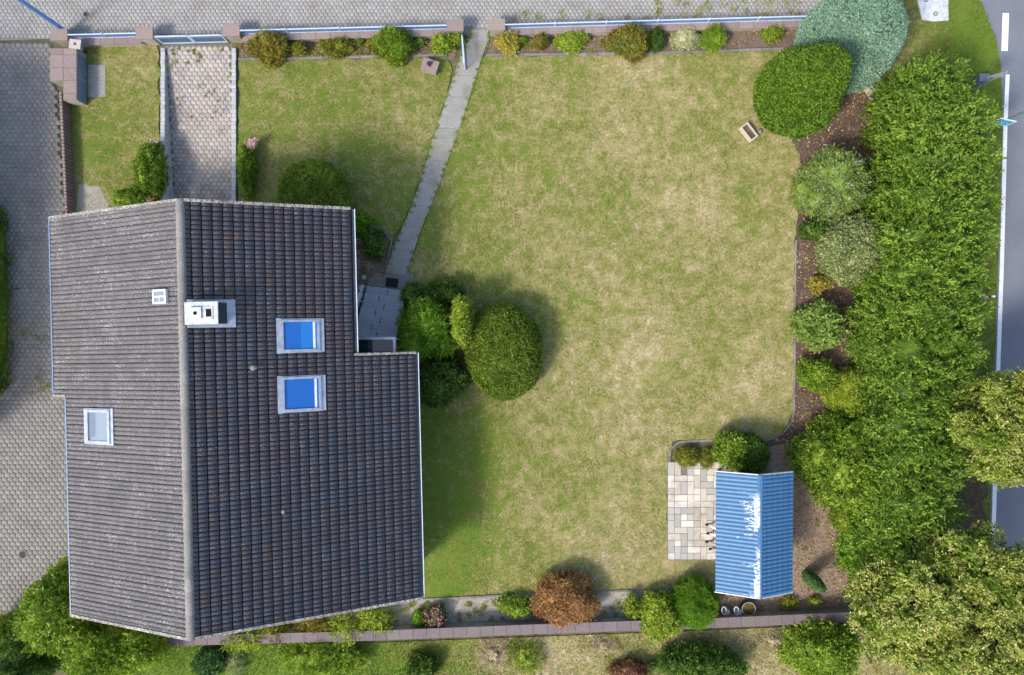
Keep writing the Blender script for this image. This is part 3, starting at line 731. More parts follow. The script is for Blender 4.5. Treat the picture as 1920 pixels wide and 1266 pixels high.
# chimney
cu0, cu1, cb0, cb1 = 0.2, 1.25, 3.42, 4.12
cc = hxy((cu0 + cu1) / 2, (cb0 + cb1) / 2, 0); ZT = 6.78
ch = MB().box((cc.x, cc.y, (5.6 + ZT) / 2), (cu1 - cu0, cb1 - cb0, ZT - 5.6), ANG).build('chimney', M['slate'], house)
MB().box((cc.x, cc.y, ZT + .03), (cu1 - cu0 + .04, cb1 - cb0 + .04, .06), ANG).build('chimney_cap', M['chimney_top'], ch)
MB().box(hxy(.74, 3.77, ZT + .075), (.74, .42, .03), ANG).build('mortar_bed', M['chimney_top'], ch)
fp = hxy(.57, 3.77, ZT + .12); MB().box(fp, (.36, .36, .09), ANG).build('flue_pot', M['white'], ch)
MB().lathe(fp + Vector((0, 0, .044)), [(.066, 0), (.066, .004)], 14).build('flue_hole', M['opening_black'], ch)
MB().box(hxy(.98, 3.77, ZT + .094), (.17, .25, .012), ANG).build('flue_opening', M['opening_black'], ch)
fl = MB()
for (a, c, d, e) in ((.12, 1.5, 3.3, 3.42), (.12, 1.5, 4.12, 4.24), (1.25, 1.5, 3.42, 4.12)): slope_box(fl, a, c, d, e, -.02, .05)
fl.build('flashing', M['zinc'], ch)
for px, py, r, h in ((474, 690, .09, .3), (528, 962, .07, .12)):
    u, b = roof_uv(px, py, .2); p = hp(u, b, -.1)
    vp = MB().tube(p, p + Vector((0, 0, h)), r * .85, n=12).build('vent_pipe', M['zinc'], house)
    MB().lathe(p + Vector((0, 0, h)), [(r, 0), (r, .03), (r * .6, .05)], 12).build('vent_cap', M['kerb'], vp)

# entrance steps and canopy
stp = root('entrance_steps', G(715, 585, 0), 'blue grey tiled steps with a handrail rising to the house door', 'steps')
A0, A1 = G(688, 537, .1), G(763, 547, .1)            # foot of the steps
B0, B1 = G(663, 630, 1.05), G(742, 640, 1.05)        # top landing
n = 7
for i in range(n):
    t0, t1 = i / n, (i + 1) / n; z = .15 * (i + 1)
    q = [A0.lerp(B0, t0), A1.lerp(B1, t0), A1.lerp(B1, t1), A0.lerp(B0, t1)]
    sb = MB().prism([(p.x, p.y) for p in q[::-1]], -.04, z - .02).build('step', M['wallgrey'], stp)
    for k in range(2):
        a, b = (0.0, .53) if k == 0 else (.54, 1.0)
        if i % 2: a, b = (0.0, .36) if k == 0 else (.37, 1.0)
        e = .03
        w = [q[0].lerp(q[1], a), q[0].lerp(q[1], b), q[3].lerp(q[2], b), q[3].lerp(q[2], a)]
        c = sum(w, Vector()) / 4; w = [c + (p - c) * .965 for p in w]
        MB().prism([(p.x, p.y) for p in w[::-1]], z - .02, z).build('tile', M['grey_tile'], sb)
    MB().bar((*q[0].lerp(q[1], 0)[:2], z + .001), (*q[1][:2], z + .001), .025, .02).build('nosing', M['grout'], sb)
lq = [B0, B1, B1 + Vector((0, -1.1, 0)), B0 + Vector((0, -1.1, 0))]
MB().prism([(p.x, p.y) for p in lq[::-1]], -.04, 1.06).build('landing', M['grey_tile'], stp)
hr = MB()
r0, r1 = A0 + Vector((-.02, 0, 0)), B0 + Vector((-.02, .1, 0))
ra, rb = Vector((r0.x, r0.y, .95)), Vector((r1.x, r1.y, 1.95))
hr.tube(ra, rb, .022); hr.tube(ra - Vector((0, 0, .35)), rb - Vector((0, 0, .35)), .012)
for t in (0, .33, .66, 1): p = ra.lerp(rb, t); hr.tube((p.x, p.y, t * 1.0), p, .018)
hr.build('handrail', M['rail'], stp)
can = root('canopy', G(706, 650, 2.5), 'flat dark canopy with a pale frame over the house door', 'canopy')
zc = 2.75
ca, cb_ = G(664, 632, zc), G(742, 700, zc)
cxm, cym = (ca.x + cb_.x) / 2, (ca.y + cb_.y) / 2; wx, wy = abs(cb_.x - ca.x), abs(ca.y - cb_.y)
MB().box((cxm - .03, cym - .03, zc - .05), (wx - .16, wy - .14, .06)).build('panel', M['glass_dark'], can)
MB().box((cxm, ca.y - .05, zc - .03), (wx, .1, .14)).build('frame', M['zinc'], can)
MB().box((cb_.x - .05, cym - .05, zc - .03), (.1, wy - .1, .14)).build('frame', M['zinc'], can)
MB().tube((cb_.x - .06, ca.y - .08, .9), (cb_.x - .06, ca.y - .08, zc - .1), .04).build('post', M['zinc'], can)

# neighbouring house to the west, out of frame, that shades the yard
nb = root('neighbour_house', (-28.1, 1.7, 0), 'rendered neighbouring house beyond the edge of the picture that shades the yard', 'house')
mbn = MB(); mbn.prism([(-33.2, -5.0), (-23.1, -5.0), (-23.1, 8.4), (-33.2, 8.4)], -.05, 5.0); mbn.build('wall', M['wall'], nb)
rn = MB(); ya, yb = -5.2, 8.6
rn.add([(-33.5, ya, 4.8), (-28.1, ya, 7.1), (-22.8, ya, 4.8), (-33.5, yb, 4.8), (-28.1, yb, 7.1), (-22.8, yb, 4.8), (-33.5, ya, 5.0), (-28.1, ya, 7.3), (-22.8, ya, 5.0), (-33.5, yb, 5.0), (-28.1, yb, 7.3), (-22.8, yb, 5.0)],
       [(6, 7, 10, 9), (7, 8, 11, 10), (0, 3, 4, 1), (1, 4, 5, 2), (0, 1, 7, 6), (1, 2, 8, 7), (3, 9, 10, 4), (4, 10, 11, 5), (0, 6, 9, 3), (2, 5, 11, 8)])
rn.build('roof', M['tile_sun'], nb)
for y in (-3.5, 0.9, 5.2):
    for z in (1.5, 4.2):
        f_ = MB().box((-23.08, y + .6, z - .2), (.08, 1.4, 1.1)).build('window', M['white'], nb); MB().box((-23.06, y + .6, z - .2), (.08, 1.2, .9)).build('pane', M['glass_dark'], f_)

# ------------------------------------------------------------------ boundary: pillars, railing, gates
def pillar(px, py, label, w=.7, d=.48, h=.78):
    c = G(px, py, h); r = root('gate_pillar', (c.x, c.y, 0), label, 'pillar', 'pillars of the front railing')
    MB().box((c.x, c.y, (h - .06) / 2 - .02), (w - .12, d - .1, h - .03)).build('shaft', M['wallstone'], r)
    MB().box((c.x, c.y, h - .035), (w, d, .07), .02).build('cap', M['pink'], r)
    return c
p1 = pillar(110, 65, 'pink capped pillar at the foot of the tall blue pole')
p2 = pillar(270, 62, 'pink capped pillar on the small lawn side of the driveway gate')
p3 = pillar(433, 57, 'pink capped pillar between the driveway gate and the long railing')
p4 = pillar(853, 47, 'pink capped pillar beside the open path gate')
p5 = pillar(931, 46, 'pink capped pillar across the path from the open gate')

def railing(label, a, b, posts, wall_h=.36, top=.76):
    """low capped wall with an ornamental railing on it, from a to b (plan points)"""
    a, b = Vector((a.x, a.y, 0)), Vector((b.x, b.y, 0)); d = (b - a); L = d.length; ang = math.atan2(d.y, d.x); u = d / L
    nrm = Vector((-u.y, u.x, 0))
    r = root('garden_railing', (a + b) / 2, label, 'railing', 'railings along the lane')
    m = (a + b) / 2 - nrm * .1
    MB().box((m.x, m.y, wall_h / 2 - .04), (L, .26, wall_h - .02), ang).build('wall', M['wallstone'], r)
    n = max(1, round(L / .6))
    for i in range(n):
        c = a + u * (L * (i + .5) / n) - nrm * .1
        MB().box((c.x, c.y, wall_h - .005), (L / n - .012, .36, .055), ang + random.uniform(-.006, .006)).build('cap_slab', M['pink'], r)
    z0 = wall_h + .06
    MB().bar((a.x, a.y, top), (b.x, b.y, top), .045, .03).build('top_rail', M['rail'], r)
    MB().bar((a.x, a.y, z0), (b.x, b.y, z0), .03, .025).build('bottom_rail', M['rail'], r)
    orn = MB(); k = int(L / .11)
    for i in range(k + 1):
        p = a + u * (L * i / k)
        orn.bar((p.x, p.y, z0), (p.x, p.y, top), .018, .018)
        if i < k:
            q = a + u * (L * (i + .5) / k)
            R3 = Matrix((u, Vector((0, 0, 1)), nrm)).transposed()
            orn.torus((q.x, q.y, z0 + .09), .042, .009, R3, 8, 4); orn.torus((q.x, q.y, top - .08), .042, .009, R3, 8, 4)
    orn.build('ornament', M['rail_dark'], r)
    for t in posts:
        p = a + u * (L * t); po = MB().tube((p.x, p.y, wall_h), (p.x, p.y, top + .03), .024).build('post', M['rail'], r)
        MB().lathe((p.x, p.y, top + .03), [(.01, 0), (.036, .025), (.036, .05), (.01, .075)], 10).build('finial', M['rail'], po)
def edge(c, s): return Vector((c.x + s * .3, c.y, 0))
railing('pale blue railing above the small lawn between two pillars', edge(p1, 1) + Vector((.05, 0, 0)), edge(p2, -1) , (.5,))
railing('long pale blue railing between the driveway pillar and the path gate', edge(p3, 1), edge(p4, -1), (.225, .48, .735))
railing('longest pale blue railing from the path to the blue green evergreen', edge(p5, 1), Vector((*G(1530, 30, .76)[:2], 0)), (.165, .33, .495, .66, .82))
# driveway gate with two leaves
ga, gb = G(289, 69, .76), G(416, 66, .76)
gt = root('driveway_gate', ((ga.x + gb.x) / 2, (ga.y + gb.y) / 2, 0), 'closed pale blue two leaf gate across the driveway', 'gate')
for k in (0, 1):
    a, b = ga.lerp(gb, .5 * k + .01), ga.lerp(gb, .5 * k + .49)
    mb = MB(); mb.bar((a.x, a.y, .76), (b.x, b.y, .76), .05, .04); mb.bar((a.x, a.y, .08), (b.x, b.y, .08), .05, .04)
    mb.bar((a.x, a.y, .06), (a.x, a.y, .78), .045, .045); mb.bar((b.x, b.y, .06), (b.x, b.y, .78), .045, .045)
    lf = mb.build('gate_leaf', M['rail'], gt); q = MB()
    for i in range(1, 14):
        p = a.lerp(b, i / 14); q.bar((p.x, p.y, .08), (p.x, p.y, .76), .03, .02)
    for i in range(14):
        p = a.lerp(b, (i + .5) / 14); q.torus((p.x, p.y, .6), .04, .009, Matrix.Rotation(math.pi / 2, 3, 'X'), 8, 4)
    q.build('bars', M['rail_dark'], lf)
# the open path gate
a, b = G(866, 68, .76), G(870, 119, .76)
pg = root('path_gate', (a.x, a.y, 0), 'narrow pale blue gate standing open beside the garden path', 'gate')
mb = MB(); mb.bar((a.x, a.y, .78), (b.x, b.y, .78), .05, .04); mb.bar((a.x, a.y, .1), (b.x, b.y, .1), .05, .04)
mb.bar((a.x, a.y, .06), (a.x, a.y, .8), .045, .045); mb.bar((b.x, b.y, .06), (b.x, b.y, .8), .045, .045); mb.build('frame', M['rail'], pg)
q = MB()
for i in range(1, 11):
    p = a.lerp(b, i / 11); q.bar((p.x, p.y, .1), (p.x, p.y, .78), .03, .02)
q.build('bars', M['rail_dark'], pg)

# lower garden wall with cap slabs
W = [G(285, 1203, .7), G(700, 1192, .7), G(1000, 1180, .7), G(1340, 1168, .7), G(1640, 1155, .7)]
lw = root('lower_garden_wall', (W[2].x, W[2].y, 0), 'long low wall with pinkish cap slabs along the bottom of the garden', 'garden wall')
for a, b in zip(W[:-1], W[1:]):
    d = b - a; ang = math.atan2(d.y, d.x); L = d.length; m = (a + b) / 2
    MB().box((m.x, m.y, .3), (L, .26, .72), ang).build('wall', M['wallgrey'], lw)
    n = round(L / .56)
    for i in range(n):
        c = a + d * ((i + .5) / n)
        MB().box((c.x, c.y, .69 + random.uniform(-.004, .004)), (L / n - .014, .4, .055), ang + random.uniform(-.008, .008)).build('cap_slab', M['cap'], lw)

# palisade kerb wall beside the yard
a, b = G(113, 172, .58), G(124, 404, .58)
pw = root('palisade_wall', ((a.x + b.x) / 2, (a.y + b.y) / 2, 0), 'row of round topped concrete palisades between the yard and the small lawn', 'palisade')
n = 36
for i in range(n):
    c = a.lerp(b, (i + .5) / n); L = (b - a).length / n
    q = MB().lathe((c.x, c.y, -.05), [(.078, 0), (.078, .6), (.064, .63 + random.uniform(-.01, .01))], 10)
    p = q.build('palisade', M['pink_dark'], pw)
    MB().lathe((c.x, c.y, .582), [(.06, 0), (.058, .006)], 10).build('top', M['pink'], p)

# bin shelter
bs = root('bin_shelter', G(130, 140, 0), 'pink slab topped bin shelter with blue grey steel doors', 'bin shelter')
z = .74; x0, x1, x2 = -18.92, -18.37, -17.82
ys = [11.84, 11.57, 11.04, 10.52, 10.0, 9.72]
mb = MB(); mb.prism([(x1, ys[5]), (x2, ys[5]), (x2, ys[0]), (x1, ys[0])], -.02, z - .05); mb.prism([(x0, ys[3]), (x1 - .002, ys[3]), (x1 - .002, ys[0] - .003), (x0, ys[0] - .003)], -.02, z - .052)
mb.build('body', M['wallstone'], bs)
for j in range(5):
    for i, (xa, xb) in enumerate(((x0, x1), (x1, x2))):
        if i == 0 and j > 2: continue
        MB().box(((xa + xb) / 2, (ys[j] + ys[j + 1]) / 2, z - .022 + random.uniform(-.003, .003)), (xb - xa - .014, ys[j] - ys[j + 1] - .014, .05)).build('slab', M['pink'], bs)
for k in (0, 1):
    y = 11.2 - k * .98
    d_ = MB().box((x2 + .012, y, .34), (.03, .9, .6)).build('door', M['steel_door'], bs)
    MB().box((x2 + .035, y - .36 * (1 if k == 0 else -1), .36), (.02, .04, .12)).build('handle', M['zinc'], d_)
sheet('grey_slab', P([(166, 122), (198, 122), (198, 182), (166, 182)]), 0.012, M['aggregate'], 'dark aggregate slab before the bin shelter doors', 'slab')
lb = root('letterbox', G(143, 86, 0), 'small beige letterbox between the corner pillar and the bin shelter', 'letterbox')
c = G(141, 83, .8)
MB().box((c.x, c.y, .42), (.09, .09, .86)).build('post', M['iron'], lb); MB().box((c.x, c.y, .68), (.42, .34, .25), -.12).build('box', M['steel_door'], lb); MB().box((c.x, c.y, .815), (.47, .38, .025), -.12).build('lid', M['beige_metal'], lb)
MB().box((c.x + .0, c.y + .01, .83), (.1, .04, .004), .9).build('mark', M['white'], lb)
bp = root('lamp_post', G(114, 53, 0), 'tall blue painted pole rising behind the corner pillar', 'lamp post')
c = G(113, 52, 0.6)
MB().tube((c.x, c.y, -.05), (c.x, c.y, 5.5), .095, .08, 14).build('pole', M['blue_pole'], bp); MB().lathe((c.x, c.y, -.02), [(.13, 0), (.13, .25), (.08, .35)], 14).build('base', M['blue_pole'], bp)
MB().lathe((c.x, c.y, 5.5), [(.05, 0), (.22, .12), (.25, .3), (.06, .42)], 14).build('lantern', M['plastic_pale'], bp)

def manhole(px, py, r, label, mat='iron', z=.03):
    c = G(px, py); ro_ = root('drain_cover', c, label, 'drain cover')
    MB().lathe((c.x, c.y, z - .01), [(r, 0), (r, .012), (r * .9, .014)], 20).build('frame', M['kerb'], ro_)
    MB().lathe((c.x, c.y, z + .002), [(r * .78, 0), (r * .78, .006)], 20).build('lid', M[mat], ro_)
    for k in range(-2, 3): MB().box((c.x, c.y + k * r * .26, z + .01), (r * 1.2 * (1 - .12 * abs(k)), r * .1, .006)).build('slot', M['opening_black'], ro_)
manhole(161, 27, .12, 'small round drain cover in the paved lane'); manhole(43, 1040, .2, 'round drain grate in the sunny part of the yard')
cs = root('concrete_platform', G(1749, 15), 'white concrete platform with two round caps on the grass verge', 'platform')
q = P([(1720, -60), (1776, -60), (1777, 39), (1750, 41), (1728, 38), (1719, 0)])
MB().prism(q[::-1], -.05, .06).build('slab', M['concrete_white'], cs)
for p in ((1736, 0), (1754, 26)):
    c = G(*p, .06); cp = MB().lathe((c.x, c.y, .06), [(.1, 0), (.1, .012)], 16).build('cap', M['kerb'], cs); MB().lathe((c.x, c.y, .073), [(.06, 0), (.055, .01)], 12).build('knob', M['beige'], cp)

# ------------------------------------------------------------------ shed and what stands by it
SA = math.radians(-0.4)
shed = root('garden_shed', (9.42, -7.85, 0), 'garden shed with a bright blue gabled roof beside the patio', 'shed')
XL, XR_, XD, ZE, ZD, YA, YB = 7.93, 10.92, 9.42, 2.2, 2.95, -5.24, -9.9
M2 = Matrix.Translation((9.42, -7.6, 0)) @ Matrix.Rotation(SA, 4, 'Z') @ Matrix.Translation((-9.42, 7.6, 0))
def shed_part(mb, name, mat, par=shed):
    mb.v = [tuple(M2 @ Vector(p)) for p in mb.v]; return mb.build(name, mat, par)
def roof_sheet(xe, courses, lift0):
    """waved sheet from the ridge (XD) to the eave xe, stepped at each course"""
    nw = 30; ny = nw * 6; v, f = [], []
    ys_ = [YA + (YB - YA) * i / ny for i in range(ny + 1)]
    rows = []
    for c in range(courses):
        rows += [(c / courses, 0.0), ((c + 1) / courses - .001, lift0)]
    for t, lift in rows:
        x = XD + (xe - XD) * t; z = ZD + (ZE - ZD) * t + lift
        for i, y in enumerate(ys_): v.append((x, y, z + (.03 if lift0 < .02 else .045) * abs(math.sin(math.pi * i / 6)) ** .7 ))
    m = ny + 1
    for r in range(len(rows) - 1):
        for i in range(ny): f.append((r * m + i, r * m + i + 1, (r + 1) * m + i + 1, (r + 1) * m + i))
    nrm = (Vector(v[1]) - Vector(v[0])).cross(Vector(v[m]) - Vector(v[0]))
    if nrm.z > 0: pass
    else: f = [q[::-1] for q in f]
    mb = MB(); mb.add(v, f); return mb
shed_part(roof_sheet(XL, 5, .008), 'roof_sheet', M['blue_roof']); shed_part(roof_sheet(XR_, 6, .05), 'roof_sheet', M['blue_roof'])
mb = MB()
mb.add([(XD - .12, YA + .03, ZD - .055), (XD - .12, YB - .03, ZD - .055), (XD - .04, YB - .03, ZD + .06), (XD - .04, YA + .03, ZD + .06), (XD + .06, YB - .03, ZD + .06), (XD + .06, YA + .03, ZD + .06), (XD + .12, YB - .03, ZD - .055), (XD + .12, YA + .03, ZD - .055)],
       [(0, 1, 2, 3), (3, 2, 4, 5), (5, 4, 6, 7)])
shed_part(mb, 'ridge_cap', M['blue_roof'])
for y, nm in ((YA + .02, 'bargeboard'), (YB - .02, 'bargeboard')):
    mb = MB(); mb.bar((XL, y, ZE - .03), (XD, y, ZD - .04), .03, .12); mb.bar((XD, y, ZD - .04), (XR_, y, ZE - .03), .03, .12); shed_part(mb, nm, M['zinc_white'])
mb = MB(); mb.prism([(9.3, YB + .3), (10.65, YB + .3), (10.65, YA - .3), (9.3, YA - .3)], -.03, 2.2); shed_part(mb, 'wall', M['timber'])
for y in (YB + .35, -7.6, YA - .35): shed_part(MB().box((8.62, y, 1.18), (.1, .1, 2.4)), 'post', M['timber'])
shed_part(MB().bar((8.62, YB + .3, 2.42), (8.62, YA - .3, 2.42), .1, .12), 'beam', M['timber'])
dd = shed_part(MB().box((9.28, -6.6, 1.0), (.05, .85, 1.95)), 'door', M['white']); shed_part(MB().box((9.24, -6.9, 1.0), (.05, .04, .14)), 'handle', M['iron'], dd)
bench = root('bench', (9.0, -8.25, 0), 'timber bench under the shed eave where two people sit', 'bench')
MB().box((8.98, -8.25, .43), (.42, 1.7, .05)).build('seat', M['timber'], bench)
for y in (-8.95, -7.55): MB().box((8.98, y, .2), (.36, .07, .42)).build('leg', M['timber'], bench)

def person(label, y0, feet, top, legs, leg_mat, shoe_mat):
    """seated figure facing the patio (towards -x): one skinned body, clothing and hair as children"""
    r = root('person', (8.98, y0, 0), label, 'person')
    def skin(name, vs, es, rad, mat, par):
        me = bpy.data.meshes.new(name); me.from_pydata(vs, es, []); me.update()
        o = link(name, me, mat, par); md = o.modifiers.new('skin', 'SKIN'); md.use_smooth_shade = True
        for i, s in enumerate(me.skin_vertices[0].data): s.radius = (rad[i], rad[i]); s.use_root = (i == 0)
        sb = o.modifiers.new('sub', 'SUBSURF'); sb.levels = 1; sb.render_levels = 2
        return o
    x = 8.98
    vs = [(x, y0, .56), (x + .02, y0, .75), (x + .06, y0, .98), (x + .05, y0, 1.08), (x + .02, y0, 1.16), (x, y0, 1.26)]; es = [(i, i + 1) for i in range(5)]; rad = [.14, .135, .15, .06, .07, .1]
    for s, fp in ((1, feet[0]), (-1, feet[1])):
        b = len(vs); k = Vector((fp[0] + .2, (fp[1] + y0 + s * .1) / 2, .52))
        vs += [(x - .05, y0 + s * .1, .55), tuple(k), (fp[0] + .08, fp[1] - .0, .09), (fp[0] - .02, fp[1], .05)]
        es += [(0, b), (b, b + 1), (b + 1, b + 2), (b + 2, b + 3)]; rad += [.085, .062, .042, .034]
        b = len(vs); vs += [(x + .05, y0 + s * .19, 1.0), (x - .04, y0 + s * .25, .76), (x - .24, y0 + s * .14, .62), (x - .32, y0 + s * .11, .6)]
        es += [(2, b), (b, b + 1), (b + 1, b + 2), (b + 2, b + 3)]; rad += [.06, .045, .034, .03]
    body = skin('body', vs, es, rad, M['skin'], r)
    skin('shirt', [(x, y0, .58), (x + .02, y0, .76), (x + .06, y0, .99), (x + .05, y0 + .2, 1.0), (x - .0, y0 + .24, .86), (x + .05, y0 - .2, 1.0), (x - .0, y0 - .24, .86)], [(0, 1), (1, 2), (2, 3), (3, 4), (2, 5), (5, 6)], [.16, .155, .168, .078, .066, .078, .066], M[top], r)
    for s, fp in ((1, feet[0]), (-1, feet[1])):
        k = ((fp[0] + .2), (fp[1] + y0 + s * .1) / 2, .52)
        end = (fp[0] + .09, fp[1], .13) if legs == 'long' else (fp[0] + .24, k[1] + .0, .53)
        vv = [(x, y0 + s * .05, .56), (x - .05, y0 + s * .1, .55), k, end] if legs == 'long' else [(x, y0 + s * .05, .56), (x - .05, y0 + s * .1, .55), (x - .22, y0 + s * .1, .55)]
        skin('trouser_leg', vv, [(i, i + 1) for i in range(len(vv) - 1)], [.13, .102, .078, .062][:len(vv)], M[leg_mat], r)
        sh_ = skin('shoe', [(fp[0] + .1, fp[1], .06), (fp[0], fp[1], .05), (fp[0] - .12, fp[1] + s * .01, .04)], [(0, 1), (1, 2)], [.05, .052, .042], M[shoe_mat], r)
        for j in range(5):
            skin('finger', [(x - .31, y0 + s * (.1 + .012 * (j - 2)), .6), (x - .36 + .008 * abs(j - 2), y0 + s * (.1 + .016 * (j - 2)), .595), (x - .39 + .012 * abs(j - 2), y0 + s * (.1 + .018 * (j - 2)), .57)], [(0, 1), (1, 2)], [.009, .008, .007], M['skin'], body)
    MB().lathe((x + .012, y0, 1.26), [(.105, 0), (.112, .04), (.095, .09), (.05, .125), (.01, .132)], 14).build('hair', M['hair'], r, True)
    for s in (-1, 1): MB().lathe((x - .092, y0 + s * .034, 1.265), [(.004, -.012), (.013, -.006), (.013, .006), (.004, .012)], 8).build('eye', M['white'], body)
    MB().lathe((x - .105, y0, 1.225), [(.016, -.02), (.012, .0), (.006, .025)], 8).build('nose', M['skin'], body)
person('person in white trousers and black shoes sitting under the shed eave', -8.0, [(8.2, -7.84), (8.24, -8.2)], 'shirt_blue', 'long', 'trousers_white', 'shoe')
person('person with bare shins and black shoes sitting lower on the shed bench', -8.62, [(8.2, -8.56), (8.34, -8.85)], 'shirt_grey', 'short', 'trousers_dark', 'shoe')

def watering_can(px, py, label):
    c = G(px, py, .18); r = root('watering_can', (c.x, c.y, 0), label, 'watering can', 'watering cans behind the shed')
    MB().lathe((c.x, c.y, .0), [(.16, 0), (.16, .02), (.14, .34), (.12, .36)], 18).build('body', M['plastic_grey'], r)
    sp = MB().tube((c.x + .03, c.y - .1, .06), (c.x + .02, c.y - .36, .3), .04, .02, 10).build('spout', M['plastic_grey'], r)
    MB().tube((c.x + .02, c.y - .35, .29), (c.x + .018, c.y - .41, .34), .024, .06, 10).build('rose', M['plastic_dark'], sp)
    Rm = Matrix.Rotation(math.radians(15), 3, 'Y') @ Matrix.Rotation(math.radians(12), 3, 'Z')
    MB().torus((c.x - .14, c.y + .1, .42), .17, .026, Rm, 20, 8, .6).build('handle', M['plastic_pale'], r)
watering_can(1361, 1146, 'grey watering can with a pale loop handle nearer the green ball shrub'); watering_can(1384, 1146, 'grey watering can with a pale loop handle beside the round tub')
c = G(1403, 1141, .35); tb = root('water_tub', (c.x, c.y, 0), 'round tub of murky water beside the watering cans', 'tub')
MB().lathe((c.x, c.y, 0), [(.23, 0), (.27, .4), (.285, .4), (.285, .425), (.262, .425), (.25, .3)], 24, cap=False).build('shell', M['plastic_dark'], tb); MB().torus((c.x, c.y, .425), .275, .013, None, 24, 6).build('rim', M['beige'], tb)
MB().lathe((c.x, c.y, .36), [(.262, 0), (.262, .004)], 24).build('water', M['water'], tb)
pl = root('leaning_plank', G(1440, 873), 'weathered plank leaning behind the shed', 'plank'); MB().bar((*G(1436, 865)[:2], .03), (*G(1446, 885)[:2], 1.0), .16, .03).build('plank', M['timber'], pl)

# ------------------------------------------------------------------ smaller garden things
c = G(1405, 247, .25); tr = root('stone_trough', (c.x, c.y, 0), 'rectangular stone trough of dark soil beside the round evergreen', 'trough')
ra_ = math.radians(-52); mb = MB(); R2 = Matrix.Rotation(ra_, 3, 'Z')
for (o, s) in (((0, .16), (.74, .06)), ((0, -.16), (.74, .06)), ((.34, 0), (.06, .26)), ((-.34, 0), (.06, .26))):
    p = R2 @ Vector((*o, 0)); mb.box((c.x + p.x, c.y + p.y, .13), (s[0], s[1], .28), ra_)
mb.build('shell', M['beige'], tr); MB().box((c.x, c.y, .1), (.63, .27, .2), ra_).build('soil', M['soil_dark'], tr)
c = G(1424, 247, .05); props(MB().lathe((c.x, c.y, 0), [(.1, 0), (.12, .08), (.06, .15)], 9).build('stone', M['kerb']), 'small grey stone between the trough and the round evergreen', 'stone')
c = G(806, 124, .3); pd = root('pink_pedestal', (c.x, c.y, 0), 'low pink slab pedestal on the lawn near the path gate', 'pedestal')
MB().box((c.x, c.y, .13), (.58, .44, .3), -.3).build('base', M['wallstone'], pd); MB().box((c.x, c.y, .305), (.68, .54, .06), -.3).build('slab', M['pink'], pd)
c2 = G(804, 119, .45); va = root('blue_vase', (c2.x, c2.y, .335), 'small dark blue vase standing on the pink pedestal', 'vase')
MB().lathe((c2.x, c2.y, .337), [(.05, 0), (.085, .05), (.09, .1), (.05, .17), (.06, .2)], 14).build('bowl', M['blue_vase'], va, True); MB().lathe((c2.x + .02, c2.y - .1, .337), [(.03, 0), (.03, .04)], 8).build('foot', M['red_glaze'], va)
c = G(560, 93, .2); hxp = root('hexagon_planter', (c.x, c.y, 0), 'beige hexagonal planter in the bed behind the bronze shrub', 'planter')
MB().lathe((c.x, c.y, -.02), [(.24, 0), (.3, .3), (.24, .3), (.22, .2)], 6, cap=False).build('shell', M['beige'], hxp); MB().lathe((c.x, c.y, .2), [(.24, 0), (.24, .02)], 6).build('soil', M['soil_dark'], hxp)
c = G(672, 452, .15); wp = root('white_pot', (c.x, c.y, 0), 'small white pot beside the broad leaved plants by the house', 'pot')
MB().lathe((c.x, c.y, 0), [(.07, 0), (.1, .2), (.085, .2), (.07, .1)], 14, cap=False).build('shell', M['white'], wp); MB().lathe((c.x, c.y, .12), [(.08, 0), (.08, .01)], 12).build('soil', M['soil'], wp)
for i, (px, py, s) in enumerate(((674, 555, .17), (676, 540, .12), (682, 520, .1))):
    c = G(px, py); q = MB().lathe((c.x, c.y, -.02), [(s, 0), (s * 1.05, s * .35), (s * .6, s * .7), (s * .1, s * .8)], 8)
    props(q.build('boulder', M['beige']), ['largest mossy boulder in the bed beside the steps', 'middle sized boulder in the bed beside the steps', 'smallest stone in the bed above the steps'][i], 'boulder')
c = G(769, 524, .1)
# short railing piece by the blue green evergreen
a, b = G(1648, 148, .5), G(1664, 172, .5)
sr = root('short_railing', ((a.x + b.x) / 2, (a.y + b.y) / 2, 0), 'short pale railing on a kerb between the evergreen and the hedge', 'railing')
MB().bar((a.x, a.y, .5), (b.x, b.y, .5), .05, .04).build('top_rail', M['white'], sr)
MB().bar((a.x - .16, a.y - .1, .12), (b.x - .16, b.y - .1, .12), .05, .04).build('bottom_rail', M['white'], sr)
for t in (.1, .5, .9): p = a.lerp(b, t); MB().bar((p.x - .16, p.y - .1, .1), (p.x, p.y, .5), .03, .03).build('stay', M['iron'], sr)
MB().bar((a.x - .3, a.y - .2, .04), (b.x - .3, b.y - .2, .04), .26, .12).build('kerb', M['beige'], sr)

# road signs
tp = G(1885, 139, 2.3); rs = root('warning_sign', (tp.x - .25, tp.y - .02, 0), 'red bordered road sign seen edge-on at the end of the hedge', 'road sign')
sx, sy = tp.x - .1, tp.y
MB().tube((sx, sy, -.05), (sx, sy, 2.55), .03, n=10).build('post', M['zinc'], rs)
R_s = Matrix.Rotation(math.radians(0), 3, 'Z'); tri = [(-.34, 0), (.34, 0), (0, .6)]
def plate(tris, y, t): 
    mb = MB(); n = len(tris); vs = [(sx + p[0], y, 1.85 + p[1]) for p in tris] + [(sx + p[0], y + t, 1.85 + p[1]) for p in tris]
    return mb.add(vs, [tuple(range(n)), tuple(range(2 * n - 1, n - 1, -1))] + [(i, n + i, n + (i + 1) % n, (i + 1) % n) for i in range(n)])
pl_ = plate(tri, sy + .035, .02).build('plate', M['zinc_dull'], rs)
plate([(-.33, .006), (.33, .006), (0, .585)], sy + .056, .004).build('border', M['red_glaze'], pl_); plate([(-.22, .06), (.22, .06), (0, .46)], sy + .061, .005).build('face', M['white'], pl_)
plate([(-.345, -.005), (.345, -.005), (0, .61)], sy + .028, .006).build('backing', M['plastic_grey'], pl_)
